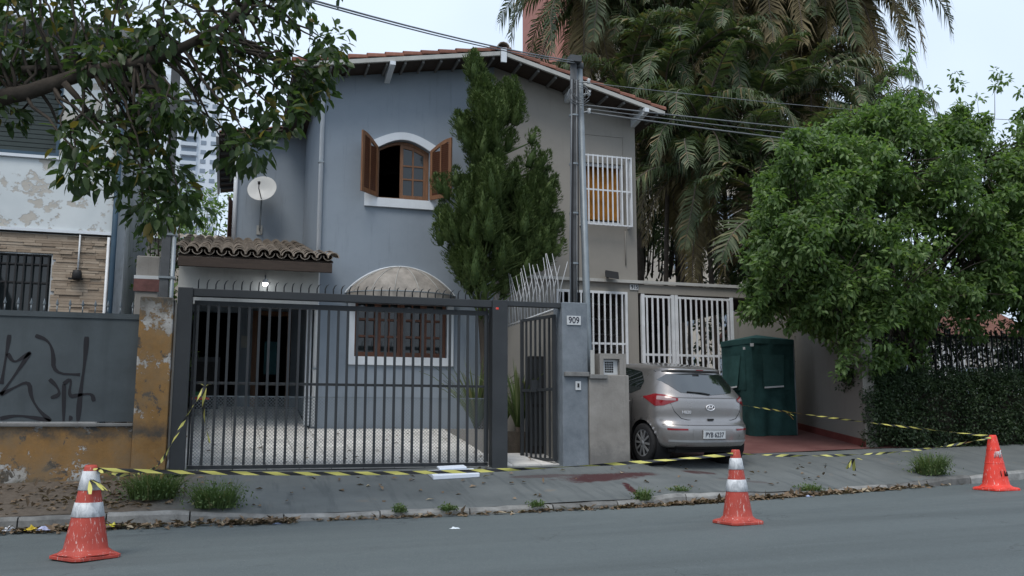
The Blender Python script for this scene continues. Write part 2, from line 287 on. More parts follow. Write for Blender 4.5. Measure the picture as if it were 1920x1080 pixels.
MT.update(asphalt=asphalt(), pave=pavement(), blue=wallpaint('blue_grey_wall', (.238, .279, .324), (.09, .1, .11), .48), beige=wallpaint('beige_grey_wall', (.265, .25, .225), (.11, .1, .09)), white=mk('white_trim_paint', (.62, .66, .7), .6, .06, 2, streak=.15),
  ochre=ochre(), peel=peelwhite(), sidew=stain_side(), gate=gatepaint(), tape=tape(), paint=carpaint(), stone=facade_stone(), pillar=pillarmat(), meter=meterpillar(), patio=patiomat(), red=redfloor(),
  kerb=mk('kerb_concrete', (.185, .185, .178), .9, .4, 5, bump=.6, bscale=25, orand=.35), panel=mk('grey_sheet_panel', (.062, .076, .084), .6, .22, 1.5, streak=.3), spray=mk('black_spray_paint', (.016, .016, .02), .7, .1), wood=wood('varnished_wood', (.12, .048, .026)), woodl=wood('light_wood_frame', (.19, .092, .046)), wooddark=wood('dark_weathered_beam', (.05, .036, .028), 0, .8),
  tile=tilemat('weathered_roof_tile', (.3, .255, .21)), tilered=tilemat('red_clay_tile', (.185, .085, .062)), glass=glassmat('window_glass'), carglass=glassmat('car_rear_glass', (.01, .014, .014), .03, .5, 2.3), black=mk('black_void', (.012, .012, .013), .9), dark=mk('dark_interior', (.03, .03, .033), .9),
  tarp=mk('green_canvas', (.024, .06, .057), .95, .35, 2.5, spec=.08, bump=.4, bscale=6), tarp2=mk('green_canvas_flap', (.031, .074, .07), .95, .25, 3, spec=.08), steel=mk('galvanised_steel', (.22, .25, .27), .5, .2, 3, .4, streak=.3), polewood=mk('dark_pole', (.075, .08, .085), .7, .3, 3, streak=.5), barw=mk('white_bar_paint', (.6, .62, .64), .5, .12, 4), cable=mk('cable_black', (.02, .02, .022), .6), cableg=mk('cable_grey', (.16, .17, .18), .6),
  dish=mk('dish_grey', (.5, .51, .5), .5, .08, 3), awn=mk('old_awning_canvas', (.27, .25, .225), .75, .3, 4, streak=.7), bark=mk('bark', (.055, .045, .036), .95, .35, 6, bump=.8, bscale=14), palmbark=mk('palm_trunk', (.12, .1, .085), .95, .3, 5, bump=.6, bscale=10),
  tyre=mk('tyre_rubber', (.017, .017, .018), .8, .2, 20), rim=mk('wheel_cover_silver', (.4, .41, .42), .35, .1, 8, .7), redl=mk('red_lamp_lens', (.2, .008, .012), .15, .15, 8, spec=.6), clearl=mk('clear_lamp_lens', (.32, .22, .22), .12, .1, 8, spec=.6), trim=mk('black_plastic', (.02, .02, .021), .6), chrome=mk('chrome', (.72, .72, .74), .35, .05, 4, .4),
  plate=mk('plate_white', (.5, .52, .53), .5, .06), ink=mk('plate_ink', (.015, .016, .03), .6), foam=mk('white_foam', (.66, .71, .78), .8, .06, 8), curtain=mk('orange_curtain', (.36, .16, .025), .8, .35, 6), teal=mk('teal_poster', (.03, .12, .14), .6), pinkb=mk('pink_building', (.42, .2, .165), .9, .06), creamb=mk('cream_building', (.45, .41, .35), .9, .08), tower=mk('tower_white', (.62, .68, .74), .9, .04, .05), towerw=mk('tower_window', (.22, .27, .33), .4, .1), roofslab=mk('grey_slab', (.16, .165, .17), .9, .2), bluepipe=mk('blue_pipe', (.04, .075, .11), .6, .15), roll=mk('dark_green_roller', (.035, .048, .046), .5, .15), cream=mk('cream_band', (.4, .4, .38), .8, .1, 2, streak=.3), soffit=mk('soffit_timber', (.16, .16, .155), .8, .15, 4), soil=mk('soil', (.06, .05, .04), .95, .4, 6, bump=.6), redbase=mk('red_skirting', (.17, .045, .038), .8, .2),
  coneA=cone_orange('cone_faded_orange', (.4, .058, .04)), coneB=cone_orange('cone_bright_orange', (.75, .055, .035)), conew=cone_white(), ledge=mk('meter_ledge', (.17, .17, .165), .9, .25, 5, bump=.4))
MT['leafL'] = leafmat('broad_leaf_dark', ((.035, .065, .026), (.09, .14, .05), (.24, .18, .05)), .45, .4)
MT['leafR'] = leafmat('bush_leaf', ((.085, .15, .05), (.21, .31, .115), (.28, .36, .145)), .45, .45)
MT['leafC'] = leafmat('juniper_spray', ((.06, .1, .032), (.135, .185, .065)), .15, .7, .2)
MT['leafH'] = leafmat('hedge_leaf', ((.02, .04, .018), (.05, .08, .034)), .2, .5)
MT['leafP'] = leafmat('palm_leaf', ((.05, .08, .036), (.135, .17, .085), (.26, .2, .11)), .25, .5)
MT['leafPd'] = leafmat('palm_leaf_dry', ((.16, .13, .07), (.27, .22, .12)), .25, .7)
MT['leafS'] = leafmat('strap_leaf', ((.07, .11, .035), (.17, .2, .09), (.25, .22, .1)), .25, .5)
MT['grass'] = leafmat('weed_leaf', ((.07, .12, .04), (.15, .21, .075), (.26, .23, .12)), .3, .6)
MT['litter'] = leafmat('dry_leaf', ((.12, .085, .055), (.28, .2, .13), (.42, .36, .26)), .1, .8)
# ================================================================ THE GROUND
KERB = [(-30, 11.3), (-2.2, 11.1), (-.7, 11.05), (.84, 10.8), (2.24, 10.65), (3.5, 10.6), (5.45, 10.66), (7.3, 10.95), (9.3, 11.27), (10.8, 11.52), (12, 11.86), (16, 12.4), (40, 13.5)]
def interp(t, x):
    if x <= t[0][0]: return t[0][1]
    for (a, b), (c, d) in zip(t, t[1:]):
        if x <= c: return b+(d-b)*(x-a)/(c-a)
    return t[-1][1]
def road_z(x, y): return -.565+.02*max(-8, min(16, x))+.01*min(y, 14)
def kerb_y(x): return sum(interp(KERB, x+o) for o in (-.5, 0, .5))/3
def kerb_h(x): return interp([(-.5, .15), (.6, .075), (4.9, .075), (5.3, .12), (6.2, .11), (6.9, .06), (9.3, .06), (10.2, .12)], x)
def line_y(x): return interp([(5.7, 13.0), (5.95, 13.33), (10.5, 13.8), (12, 13.85)], x)
def drive_z(x, y):
    return .07+.015*(x-6)+.1*(y-13)
def line_z(x):
    return interp([(-3, -.09), (-.6, -.03), (0, .02), (4, .03), (5.7, .075), (5.95, drive_z(5.95, 13.33)), (10.5, drive_z(10.5, 13.8)), (16, .3)], x)
def patio_z(y): return .045+.13*(y-13)
def sw_z(x, y):
    k = kerb_y(x)+.14; t = max(0, min(1, (y-k)/(line_y(x)-k)))
    return (road_z(x, k)+kerb_h(x))*(1-t)+line_z(x)*t
def hump(x, y): return .006*math.sin(x*2.3+y)+.005*math.sin(x*.9-y*3.1)
def gz(x, y): return sw_z(x, y)+hump(x, y)
# wide terrain sheet
def terr(u, v):
    x = -400+800*u if False else math.copysign(abs(2*u-1)**3, 2*u-1)*600; t = 2*v-1; y = 14+math.copysign(abs(t)**3, t)*600
    z = -.85 if y < 14 else min(.45, -.85+(y-14)*.2)
    return (x, y, z)
tag(MB().grid(61, 81, terr).build('ground', MT['soil']), kind='structure')
def rd(u, v):
    x = -30+62*u; y = -14+(kerb_y(x)+14.06)*v; return (x, y, road_z(x, y)+.004*math.sin(x*.7+y*1.3))
tag(MB().grid(90, 60, rd).build('road', MT['asphalt']), kind='structure')
def sw(u, v):
    x = -14+34*u; k = kerb_y(x)+.135; y = k+(line_y(x)+.06-k)*v; return (x, y, gz(x, y))
tag(MB().grid(171, 24, sw).build('sidewalk', MT['pave']), kind='structure')
kr = tag(B(0, .01, 0, .01, -2, -1.99).build('kerb', MT['kerb']), kind='structure')
mb = MB(); mb.box(-14, 20, 12, 12.2, -1.2, -.9); kr.data = mb.mesh('kerb', MT['kerb'])
x = -9.; rk = random.Random(3)
while x < 17:
    L = rk.uniform(.75, 1.05); m = MB(); n = 6; dz = rk.uniform(-.012, .012); dy = rk.uniform(-.015, .015); vs = []
    for i in range(n+1):
        xx = x+.008+(L-.016)*i/n; y0 = kerb_y(xx)+dy; zt = road_z(xx, y0)+kerb_h(xx)+dz+rk.uniform(-.0048, .0048); zb = road_z(xx, y0)-.1; o = rk.uniform(-.0048, .0048)
        vs += [(xx, y0+o, zb), (xx, y0+o+.008, zt-.035), (xx, y0+o+.035, zt), (xx, y0+.15, zt), (xx, y0+.15, zb)]
    fs = [(i*5+j, (i+1)*5+j, (i+1)*5+j+1, i*5+j+1) for i in range(n) for j in range(4)]+[(0, 1, 2, 3, 4), tuple(n*5+j for j in (4, 3, 2, 1, 0))]
    m.add(vs, fs); m.build('kerb_stone', MT['kerb'], kr); x += L
# red driveway of the beige house
def rdv(u, v):
    x = 5.6+(5.9)*u; y0 = line_y(max(5.95, x))+.03; y = y0+(21.5-y0)*v; return (x, y, drive_z(x, y)+.004)
tag(MB().grid(24, 20, rdv).build('driveway_floor', MT['red']), kind='structure')
# patio with tiles
pt = tag(MB().add([(-.75, 13.04, patio_z(13.04)-.02), (4.8, 13.04, patio_z(13.04)-.02), (4.8, 20.6, patio_z(20.6)-.02), (-.75, 20.6, patio_z(20.6)-.02), (-.75, 13.04, -.4), (4.8, 13.04, -.4), (4.8, 20.6, -.4), (-.75, 20.6, -.4)], [(0, 1, 2, 3), (0, 4, 5, 1), (1, 5, 6, 2), (2, 6, 7, 3), (3, 7, 4, 0)]).build('patio_floor', MT['dark']), kind='structure')
TS = .43; tm = B(-.5*TS+.005, .5*TS-.005, -.5*TS+.005, .5*TS-.005, -.02, .008).mesh('tile', MT['patio'])
ry = Matrix.Rotation(math.atan(.13), 4, 'X')
for i in range(13):
    for j in range(17):
        cx = -.72+TS*(i+.5); cy = 13.06+TS*(j+.5)
        if cx > 4.7 or cy > 20.5 or (cx > 1.55 and cy > 17.1): continue
        link('tile', tm, pt, Matrix.Translation((cx, cy, patio_z(cy)+.003*rng.uniform(-1, 1))) @ ry)

# ================================================================ NEIGHBOUR BUILDING (peeling white, stone strips)
lb = thing('neighbour_building', 'peeling white two storey building with brown stone strip cladding behind the graffiti fence', 'building', (-4.5, 18.5, -.1))
lx, ly = -1.89, 16.5
mb = MB().prism([(-9, -.4), (lx, -.4), (lx, 3.72), (-9, 3.72)], [[(-4.5, 2.1), (-2.8, 2.1), (-2.8, 3.37), (-4.5, 3.37)]], lambda a, b, t: (a, ly+.04+t, b), .22); mb.build('lower_wall', MT['sidew'], lb)
mb = MB().prism([(-9, 3.75), (lx, 3.75), (lx, 7.0), (-9, 7.0)], [[(-4.7, 5.06), (-2.83, 5.06), (-2.83, 6.4), (-4.7, 6.4)]], lambda a, b, t: (a, ly+t, b), .24); mb.build('upper_wall', MT['peel'], lb)
B(lx-.02, lx+.16, ly+.26, 21.0, -.4, 7.0).build('side_wall', MT['sidew'], lb)
B(-9, lx-.03, 20.8, 21.0, -.4, 7.0).build('back_wall', MT['sidew'], lb)
B(-9.2, lx+.55, ly-.5, 21.4, 7.02, 7.2).build('roof_slab', MT['roofslab'], lb, .01)
B(-9, lx-.3, ly+.3, 20.75, 3.6, 3.7).build('floor_slab', MT['dark'], lb)
B(-9, lx-.02, ly-.035, ly-.002, 3.74, 3.79).build('drip_moulding', MT['white'], lb)
B(-9, lx-.03, ly-.05, ly-.002, 4.96, 5.01).build('sill_moulding', MT['white'], lb)
mb = MB(); rs = random.Random(5); z = 1.2
while z < 3.70:
    h = rs.uniform(.036, .056); x = -6.2
    while x < lx-.005:
        L = rs.uniform(.15, .55); x1 = min(x+L, lx-.004)
        if not (x < -2.78 and x1 > -4.55 and z+h > 2.08 and z < 3.39): mb.box(x, x1-.004, ly+.045-rs.uniform(.012, .04), ly+.05, z, min(z+h-.004, 3.71))
        elif x < -2.78 < x1-.06: mb.box(-2.78, x1-.004, ly+.02, ly+.05, z, min(z+h-.004, 3.71))
        x = x1
    z += h
tag(mb.build('stone_strip_cladding', MT['stone'], lb), kind='stuff')
wn_ = B(-4.72, -2.82, ly+.1, ly+.16, 5.04, 6.42).build('roller_shutter', MT['roll'], lb)
for k in range(17): B(-4.68, -2.86, ly+.085, ly+.103, 5.09+k*.078, 5.09+k*.078+.066).build('slat', MT['roll'], wn_)
for a in (B(-2.85, -2.80, ly-.02, ly+.12, 5.02, 6.42), B(-4.7, -2.85, ly-.02, ly+.12, 5.02, 5.07)): a.build('window_frame', MT['bluepipe'], lb)
wg = B(-4.48, -2.82, ly+.15, ly+.19, 2.12, 3.35).build('lower_window', MT['glass'], lb)
for k in range(14):
    xx = -4.42+k*.12; B(xx, xx+.022, ly+.06, ly+.082, 2.12, 3.36).build('grille_bar', MT['trim'], wg)
for zz in (2.14, 2.9, 3.2): B(-4.49, -2.81, ly+.085, ly+.1, zz, zz+.025).build('grille_rail', MT['trim'], wg)
MB().tube([(lx+.02, ly-.06, -.3), (lx+.02, ly-.06, 6.95)], .045, 10).build('downpipe', MT['bluepipe'], lb)
MB().tube([(lx-.06, ly-.03, -.3), (lx-.06, ly-.03, 3.7)], .025, 8).build('conduit', MT['barw'], lb)
mb = MB().tube([(-2.39, ly-.02, 3.72), (-2.39, ly-.02, 3.1)], .014, 6); mb.build('lamp_cord', MT['barw'], lb)
mb = MB().lathe([(.0, .1), (.06, .1), (.075, .05), (.075, -.03), (.05, -.06), (0, -.06)], (-2.39, ly-.07, 3.02), 12).box(-2.52, -2.3, ly-.06, ly-.03, 2.97, 3.0); mb.build('wall_lamp', MT['trim'], lb)

# ================================================================ GRAFFITI FENCE
gf = thing('boundary_wall', 'low peeling ochre wall with grey metal panel carrying black graffiti', 'wall', (-3, 13.05, -.1))
B(-9, -1.10, 12.9, 13.18, -.4, .60).build('base_wall', MT['ochre'], gf, .012)
B(-9, -1.10, 12.87, 13.2, .602, .645).build('coping', MT['ledge'], gf, .01)
B(-1.10, -.69, 12.84, 13.24, -.4, 2.27).build('pillar', MT['ochre'], gf, .015)
pn = B(-9, -1.105, 13.0, 13.04, .662, 2.05).build('sheet_panel', MT['panel'], gf)
B(-9, -1.105, 12.985, 12.998, 1.98, 2.05).build('panel_rail', MT['panel'], pn)
for x_ in (-3.4, -5.5): B(x_, x_+.012, 12.994, 13.002, .67, 1.98).build('panel_seam', MT['gate'], pn)
def stroke(pts, w=.045):
    P = [at(a/2, 400+b/2, 12.99) for a, b in pts]
    # smooth by Chaikin
    for _ in range(2):
        Q = [P[0]]
        for a, b in zip(P, P[1:]): Q += [a*.75+b*.25, a*.25+b*.75]
        P = Q+[P[-1]]
    m = MB(); vs = []
    for i, p in enumerate(P):
        d = (P[min(i+1, len(P)-1)]-P[max(i-1, 0)]).normalized(); n = Vector((-d.z, 0, d.x))*w/2*(.85+.3*math.sin(i*.7)); vs += [(p.x-n.x, 12.9955, p.z-n.z), (p.x+n.x, 12.9955, p.z+n.z)]
    m.add(vs, [(2*i, 2*i+1, 2*i+3, 2*i+2) for i in range(len(P)-1)]); m.build('graffiti_stroke', MT['spray'], pn)
stroke([(35, 455), (25, 520), (5, 640)]); stroke([(28, 525), (50, 560), (80, 545), (115, 520)]); stroke([(112, 522), (60, 600), (2, 680)])
stroke([(0, 680), (40, 660), (110, 625), (115, 690), (150, 745), (190, 778)]); stroke([(0, 770), (60, 757), (120, 765), (190, 778)])
stroke([(132, 458), (180, 475), (200, 520), (200, 600), (300, 605)]); stroke([(325, 462), (318, 560), (300, 680), (292, 780)], .055); stroke([(185, 622), (215, 650), (225, 680), (190, 692)]); stroke([(240, 640), (238, 780)]); stroke([(238, 640), (270, 615), (255, 690), (300, 680), (345, 675), (352, 705)]); stroke([(258, 768), (272, 768)], .06)
for k in range(34):
    xx = -1.2-k*.15
    if xx < -5.5: break
    m = MB().tube([(xx, 13.02, 2.05), (xx, 13.02, 2.13)], .008, 6); m.lathe([(.004, .07), (.02, .09), (.001, .16)], (xx, 13.02, 2.06), 6); m.build('spear_tip', MT['steel'], gf)
# service post and concrete block between the lots
ep = thing('service_post', 'dark grey square service post beside the ochre pillar', 'post', (-.85, 13.45, -.1))
B(-.92, -.8, 13.4, 13.52, -.1, 5.75).build('shaft', MT['polewood'], ep, .01)
MB().tube([(-.76, 13.42, .2), (-.76, 13.42, 3.3)], .03, 8).build('conduit', MT['steel'], ep)
for z_ in (1.2, 2.6, 3.2): B(-.935, -.72, 13.385, 13.53, z_, z_+.03).build('strap', MT['steel'], ep)
bl = thing('meter_cabinet', 'small weathered concrete cabinet with reddish label behind the ochre pillar', 'cabinet', (-1.05, 14, -.1))
B(-1.25, -.95, 13.7, 14.3, -.3, 2.95).build('concrete_body', MT['meter'], bl, .015)
B(-1.27, -.94, 13.68, 13.698, 2.45, 2.62).build('red_label', mk('red_label_paint', (.13, .06, .055), .7, .3, 12), bl); B(-1.27, -.94, 13.68, 13.698, 2.623, 2.67).build('white_label', MT['plate'], bl)

# ================================================================ VEHICLE GATE
GY = 13.0
vg = thing('vehicle_gate', 'wide dark grey barred driveway gate with spikes and wire mesh', 'gate', (1.6, GY, .03))
B(-.65, -.46, GY-.1, GY+.1, -.02, 2.42).build('post', MT['gate'], vg, .006)
B(3.65, 3.88, GY-.1, GY+.1, -.02, 2.42).build('post', MT['gate'], vg, .006)
B(-.458, 3.648, GY-.08, GY+.03, 2.31, 2.415).build('top_beam', MT['gate'], vg, .006)
B(3.882, 4.72, GY-.05, GY+.05, 2.345, 2.42).build('lintel', MT['gate'], vg, .005)
y0, y1 = GY+.045, GY+.085
B(-.44, 3.63, y0, y1, 2.2, 2.27).build('top_rail', MT['gate'], vg, .004); B(-.44, 3.63, y0, y1, 1.155, 1.19).build('mid_rail', MT['gate'], vg, .004); B(-.44, 3.63, y0, y1, .05, .095).build('bottom_rail', MT['gate'], vg, .004)
bm_ = B(-.0165, .0165, -.0165, .0165, 0, 2.1).mesh('bar', MT['gate'])
for k in range(31):
    xx = -.39+k*.1322
    o = link('bar', bm_, vg, Matrix.Translation(Vector((xx, GY+.012, .1))-org(vg)))
B(-.44, -.415, y0-.005, y1, .1, 2.2).build('stile', MT['gate'], vg); B(3.6, 3.632, y0-.005, y1, .1, 2.2).build('stile', MT['gate'], vg)
sp = MB().tube([(0, 0, 0), (0, 0, .07), (.012, -.02, .115), (.035, -.045, .135)], [.009, .009, .008, .002], 6).mesh('spike', MT['gate'])
for k in range(37): link('spike', sp, vg, Matrix.Translation(Vector((-.4+k*.111, GY-.03, 2.41))-org(vg)) @ Matrix.Rotation(rng.uniform(-.5, .5), 4, 'Z'))
mb = MB(); p = .045; H = .9; W0, W1 = -.41, 3.6; wy = y1-.012
k = W0-H
while k < W1:
    for sg in (1, -1):
        xa, za, xb, zb = (k, .1, k+H, .1+H) if sg > 0 else (k+H, .1, k, .1+H)
        if sg > 0:
            if xa < W0: za += W0-xa; xa = W0
            if xb > W1: zb -= xb-W1; xb = W1
        else:
            if xb < W0: zb -= W0-xb; xb = W0
            if xa > W1: za += xa-W1; xa = W1
        if zb-za > .01: mb.bar((xa, wy+.003*sg, za), (xb, wy+.003*sg, zb), .0048, .0048)
    k += p
mb.bar((W0, wy, 1.0), (W1, wy, 1.0), .012, .012)
tag(mb.build('wire_mesh', MT['steel'], vg), kind='stuff')
MB().box(3.7, 3.74, GY-.103, GY-.1, 2.28, 2.31).build('red_tag', MT['coneB'], vg)
# pedestrian gate, standing open
pg = thing('pedestrian_gate', 'narrow dark barred pedestrian gate standing open beside the number pillar', 'gate', (4.66, 13.1, .06))
h0 = Vector((4.66, 13.1, 0)); h1 = Vector((4.40, 13.86, 0)); dz0 = .1; dz1 = 2.24
def pgp(t, z): return h0.lerp(h1, t)+Vector((0, 0, z))
for t in (0, 1): MB().bar(pgp(t, dz0), pgp(t, dz1+.02), .05, .04).build('stile', MT['gate'], pg)
for z_ in (dz0+.02, 1.15, dz1): MB().bar(pgp(.03, z_), pgp(.97, z_), .03, .045).build('rail', MT['gate'], pg)
for k in range(1, 7): MB().bar(pgp(k/7, dz0+.04), pgp(k/7, dz1-.02), .028, .028).build('bar', MT['gate'], pg)
MB().box(4.44, 4.56, 13.5, 13.56, 1.12, 1.3).build('lock_case', MT['gate'], pg)

# ================================================================ NUMBER PILLAR, METER PILLAR
np_ = thing('number_pillar', 'blue grey rendered gate pillar with the number plate 909', 'pillar', (4.92, 13.1, .05))
B(4.72, 5.12, 12.9, 13.3, -.3, 2.43).build('shaft', MT['pillar'], np_, .012)
pl = B(4.79, 5.01, 12.885, 12.898, 2.09, 2.225).build('number_plate', MT['plate'], np_, .003)
link('numerals', text_mesh('909', .135, MT['ink'], .001, .86), pl, Matrix.Translation(Vector((4.9, 12.883, 2.157))-org(np_)) @ FRONT)
B(4.74, 5.118, 12.84, 12.898, 1.33, 1.395).build('band', MT['ledge'], np_, .006)
bp = B(4.915, 5.0, 12.882, 12.898, 1.13, 1.26).build('doorbell_plate', MT['plate'], np_, .004); B(4.943, 4.972, 12.876, 12.881, 1.17, 1.23).build('button', MT['trim'], bp)
mp_ = thing('meter_pillar', 'stubby raw beige pillar holding a small electricity meter box', 'pillar', (5.45, 13.1, .07))
B(5.124, 5.76, 12.86, 13.32, -.3, 1.36).build('body', MT['meter'], mp_, .015)
MB().prism([(5.3, 1.362), (5.72, 1.362), (5.72, 1.68), (5.3, 1.68)], [[(5.36, 1.365), (5.62, 1.365), (5.62, 1.6), (5.36, 1.6)]], lambda a, b, t: (a, 12.88+t, b), .36).build('hood', MT['meter'], mp_, .008)
bx = B(5.365, 5.615, 12.95, 13.2, 1.366, 1.595).build('meter_box', MT['plate'], mp_)
for i in range(4):
    for j in range(5): B(5.41+i*.035, 5.437+i*.035, 12.944, 12.951, 1.4+j*.034, 1.425+j*.034).build('vent_slot', MT['trim'], bx)
B(5.12, 5.4, 12.82, 12.858, 1.3, 1.362).build('ledge', MT['ledge'], mp_, .006)
B(5.14, 5.2, 12.84, 12.859, 1.365, 1.72).build('wooden_strip', MT['cream'], mp_)

MT['rod'] = mk('grey_rod_paint', (.38, .39, .4), .6, .2)
# dividing wall with the guard rods
dw = thing('dividing_wall', 'grey dividing wall crowned with crossing white guard rods', 'wall', (4.88, 15, .2))
B(4.8, 4.96, 13.32, 16.97, -.3, 2.36).build('wall', MT['beige'], dw)
for k in range(20):
    yy = 13.45+k*.175; ln = .1*math.sin(k*1.7)
    m = MB().tube([(4.88, yy, 2.36), (4.86, yy+.02+ln*.2, 2.85), (4.8, yy+.1+ln, 3.28+.06*math.sin(k))], [.011, .01, .005], 5); m.build('guard_rod', MT['rod'], dw)
    if k % 2 == 0: MB().tube([(4.9, yy+.08, 2.36), (4.9, yy-.02, 2.75), (4.97, yy-.13, 3.12)], [.01, .009, .005], 5).build('guard_rod', MT['rod'], dw)
MB().tube([(4.87, 13.4, 2.42), (4.87, 16.9, 2.42)], .012, 6).build('guard_rail', MT['barw'], dw)
# planting strip with strap leaved plants
tag(B(3.95, 4.79, 14.1, 16.9, -.1, .52).build('planting_bed', MT['soil']), kind='structure')
bk = tag(B(3.86, 3.945, 14.05, 16.9, -.1, .56).build('bed_edging', MT['beige']), 'low beige edging of the planting bed behind the gate', 'edging')
def strap(name, label, x, y, z, n, L, seed):
    r = random.Random(seed); t = thing(name, label, 'plant', (x, y, z)); m = MB()
    for k in range(n):
        a = r.uniform(0, 6.28); l = L*r.uniform(.6, 1.1); lean = r.uniform(.1, .75); w0 = r.uniform(.018, .03); vs = []
        for i in range(6):
            s_ = i/5; rad = l*lean*s_**1.3; h = l*(s_*.95-.35*lean*s_**3); wd = w0*(1-.95*s_**2.2); c, s2 = math.cos(a), math.sin(a)
            vs += [(rad*c-wd*s2, rad*s2+wd*c, h), (rad*c, rad*s2, h-.008), (rad*c+wd*s2, rad*s2-wd*c, h)]
        m.add(vs, [(3*i+j, 3*i+j+1, 3*i+j+4, 3*i+j+3) for i in range(5) for j in range(2)], 0, True)
    m.build('leaves', MT['leafS'], t, local=True); MB().lathe([(.05, 0), (.04, .08), (0, .1)], n=8).build('crown', MT['bark'], t, local=True); return t
strap('strap_leaf_plant', 'tall variegated strap leaved plant seen through the open pedestrian gate', 4.52, 14.45, .52, 80, 1.3, 1)
strap('strap_leaf_plant', 'strap leaved plant with arching leaves at the foot of the juniper', 4.08, 15.4, .52, 70, 1.3, 2)
strap('strap_leaf_plant', 'low strap leaved plant tucked against the dividing wall', 4.5, 15.3, .52, 40, .8, 3)
# black bin inside the pedestrian gate
bn = thing('meter_locker', 'narrow black metal locker standing behind the open pedestrian gate', 'locker', (4.66, 14.1, .4))
B(4.56, 4.79, 13.95, 14.2, .2, 1.7).build('body', MT['trim'], bn, .006); B(4.58, 4.77, 13.94, 13.948, .3, .9).build('door', MT['gate'], bn); B(4.58, 4.77, 13.94, 13.948, .95, 1.65).build('door', MT['gate'], bn); B(4.62, 4.7, 13.935, 13.939, 1.2, 1.23).build('label', MT['plate'], bn)
# ================================================================ BLUE HOUSE (909)
FY = 17.0; RX = 4.83
def zs(x): return 7.66-.176*(RX-x) if x < RX else 7.66-.254*(x-RX)      # soffit height
bh = thing('blue_house', 'two storey blue grey house with arched shuttered window and gable roof', 'house', (2.5, 19, .3))
bx0 = 1.48
arch = [(2.55, 4.83), (3.55, 4.83)]+[(3.05+.5*math.cos(a), 5.72+.26*math.sin(a)) for a in [R_(t) for t in range(25, 156, 10)]]
arch = [(2.55, 4.83), (3.55, 4.83)]+[(3.55-1.0*i/12, 5.80+.185*math.sin(math.pi*i/12)) for i in range(13)]
low = [(2.2, 1.86), (3.92, 1.86), (3.92, 2.9), (2.2, 2.9)]
MB().prism([(bx0, .3), (RX-.003, .3), (RX-.003, zs(RX)-.01), (bx0, zs(bx0)-.01)], [arch, low], lambda a, b, t: (a, FY+t, b), .24).build('front_wall', MT['blue'], bh)
B(bx0, bx0+.2, FY+.245, 20.48, .5, zs(bx0)-.01).build('side_wall', MT['blue'], bh)
dr = [(.50, 1.0), (1.3, 1.0), (1.3, 3.05), (.50, 3.05)]; gr = [(-.72, 1.0), (.2, 1.0), (.2, 3.0), (-.72, 3.0)]
MB().prism([(-.78, .5), (bx0+.18, .5), (bx0+.18, 3.95), (-.78, 3.95)], [dr, gr], lambda a, b, t: (a, 20.5+t, b), .22).build('porch_wall', MT['blue'], bh)
MB().prism([(.08, 3.952), (bx0+.18, 3.952), (bx0+.18, zs(bx0)-.02), (.08, zs(.08)-.02)], [], lambda a, b, t: (a, 20.5+t, b), .22).build('setback_wall', MT['blue'], bh)
MB().prism([(20.73, 3.9), (25, 3.9), (25, zs(.08)-.02), (20.73, zs(.08)-.02)], [[(21.2, 4.4), (22.1, 4.4), (22.1, 5.5), (21.2, 5.5)]], lambda a, b, t: (.08+t, a, b), .2).build('setback_side_wall', MT['blue'], bh)
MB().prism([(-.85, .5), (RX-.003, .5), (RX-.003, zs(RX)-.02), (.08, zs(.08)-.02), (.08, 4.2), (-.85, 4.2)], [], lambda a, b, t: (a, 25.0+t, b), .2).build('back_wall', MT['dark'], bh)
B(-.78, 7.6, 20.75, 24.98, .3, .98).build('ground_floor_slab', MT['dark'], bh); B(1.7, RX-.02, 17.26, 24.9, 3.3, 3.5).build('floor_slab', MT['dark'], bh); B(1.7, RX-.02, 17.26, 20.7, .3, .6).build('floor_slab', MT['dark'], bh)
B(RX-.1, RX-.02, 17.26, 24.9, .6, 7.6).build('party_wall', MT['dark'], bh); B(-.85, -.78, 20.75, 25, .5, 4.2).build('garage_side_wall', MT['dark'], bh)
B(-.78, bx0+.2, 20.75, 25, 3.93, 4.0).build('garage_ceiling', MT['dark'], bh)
# upper arched window
wnd = MB(); band = [(3.66-1.22*i/14, 5.92+.21*math.sin(math.pi*i/14)) for i in range(15)]+[(2.55+1.0*i/14, 5.802+.186*math.sin(math.pi*i/14)) for i in range(15)]
uw = MB().prism(band, [], lambda a, b, t: (a, FY-.045+t, b), .043).build('arched_window', MT['white'], bh)
MB().prism([(2.32, 4.66), (3.77, 4.66), (3.77, 4.9), (3.56, 4.9), (3.56, 4.828), (2.54, 4.828), (2.54, 4.9), (2.32, 4.9)], [], lambda a, b, t: (a, FY-.06+t, b), .058).build('window_sill', MT['white'], uw)
def az(x): return 5.795+.183*math.sin(math.pi*max(0, min(1, (3.55-x)/1.0)))
fr = [(2.552, 4.832), (3.548, 4.832)]+[(3.548-.996*i/12, az(3.548-.996*i/12)) for i in range(13)]
inn = [(2.60, 4.875), (3.50, 4.875)]+[(3.50-.9*i/12, az(3.50-.9*i/12)-.05) for i in range(13)]
MB().prism(fr, [inn], lambda a, b, t: (a, FY+.09+t, b), .07).build('window_frame', MT['woodl'], uw)
sx0, sx1 = 3.0, 3.5
so_ = [(sx0, 4.878), (sx1, 4.878)]+[(sx1-(sx1-sx0)*i/8, az(sx1-(sx1-sx0)*i/8)-.053) for i in range(9)]
cols = [(sx0+.06, sx0+.235), (sx0+.265, sx1-.05)]; rows = [(4.94, 5.24), (5.27, 5.5), (5.53, None)]
holes = []
for a, b in cols:
    for c, d in rows: holes.append([(a, c), (b, c), (b, (d or az(b)-.12)), (a, (d or az(a)-.12))])
MB().prism(so_, holes, lambda a, b, t: (a, FY+.1+t, b), .045).build('sash', MT['woodl'], uw)
for h in holes: MB().prism(h, [], lambda a, b, t: (a, FY+.12+t, b), .006).build('pane', MT['glass'], uw)
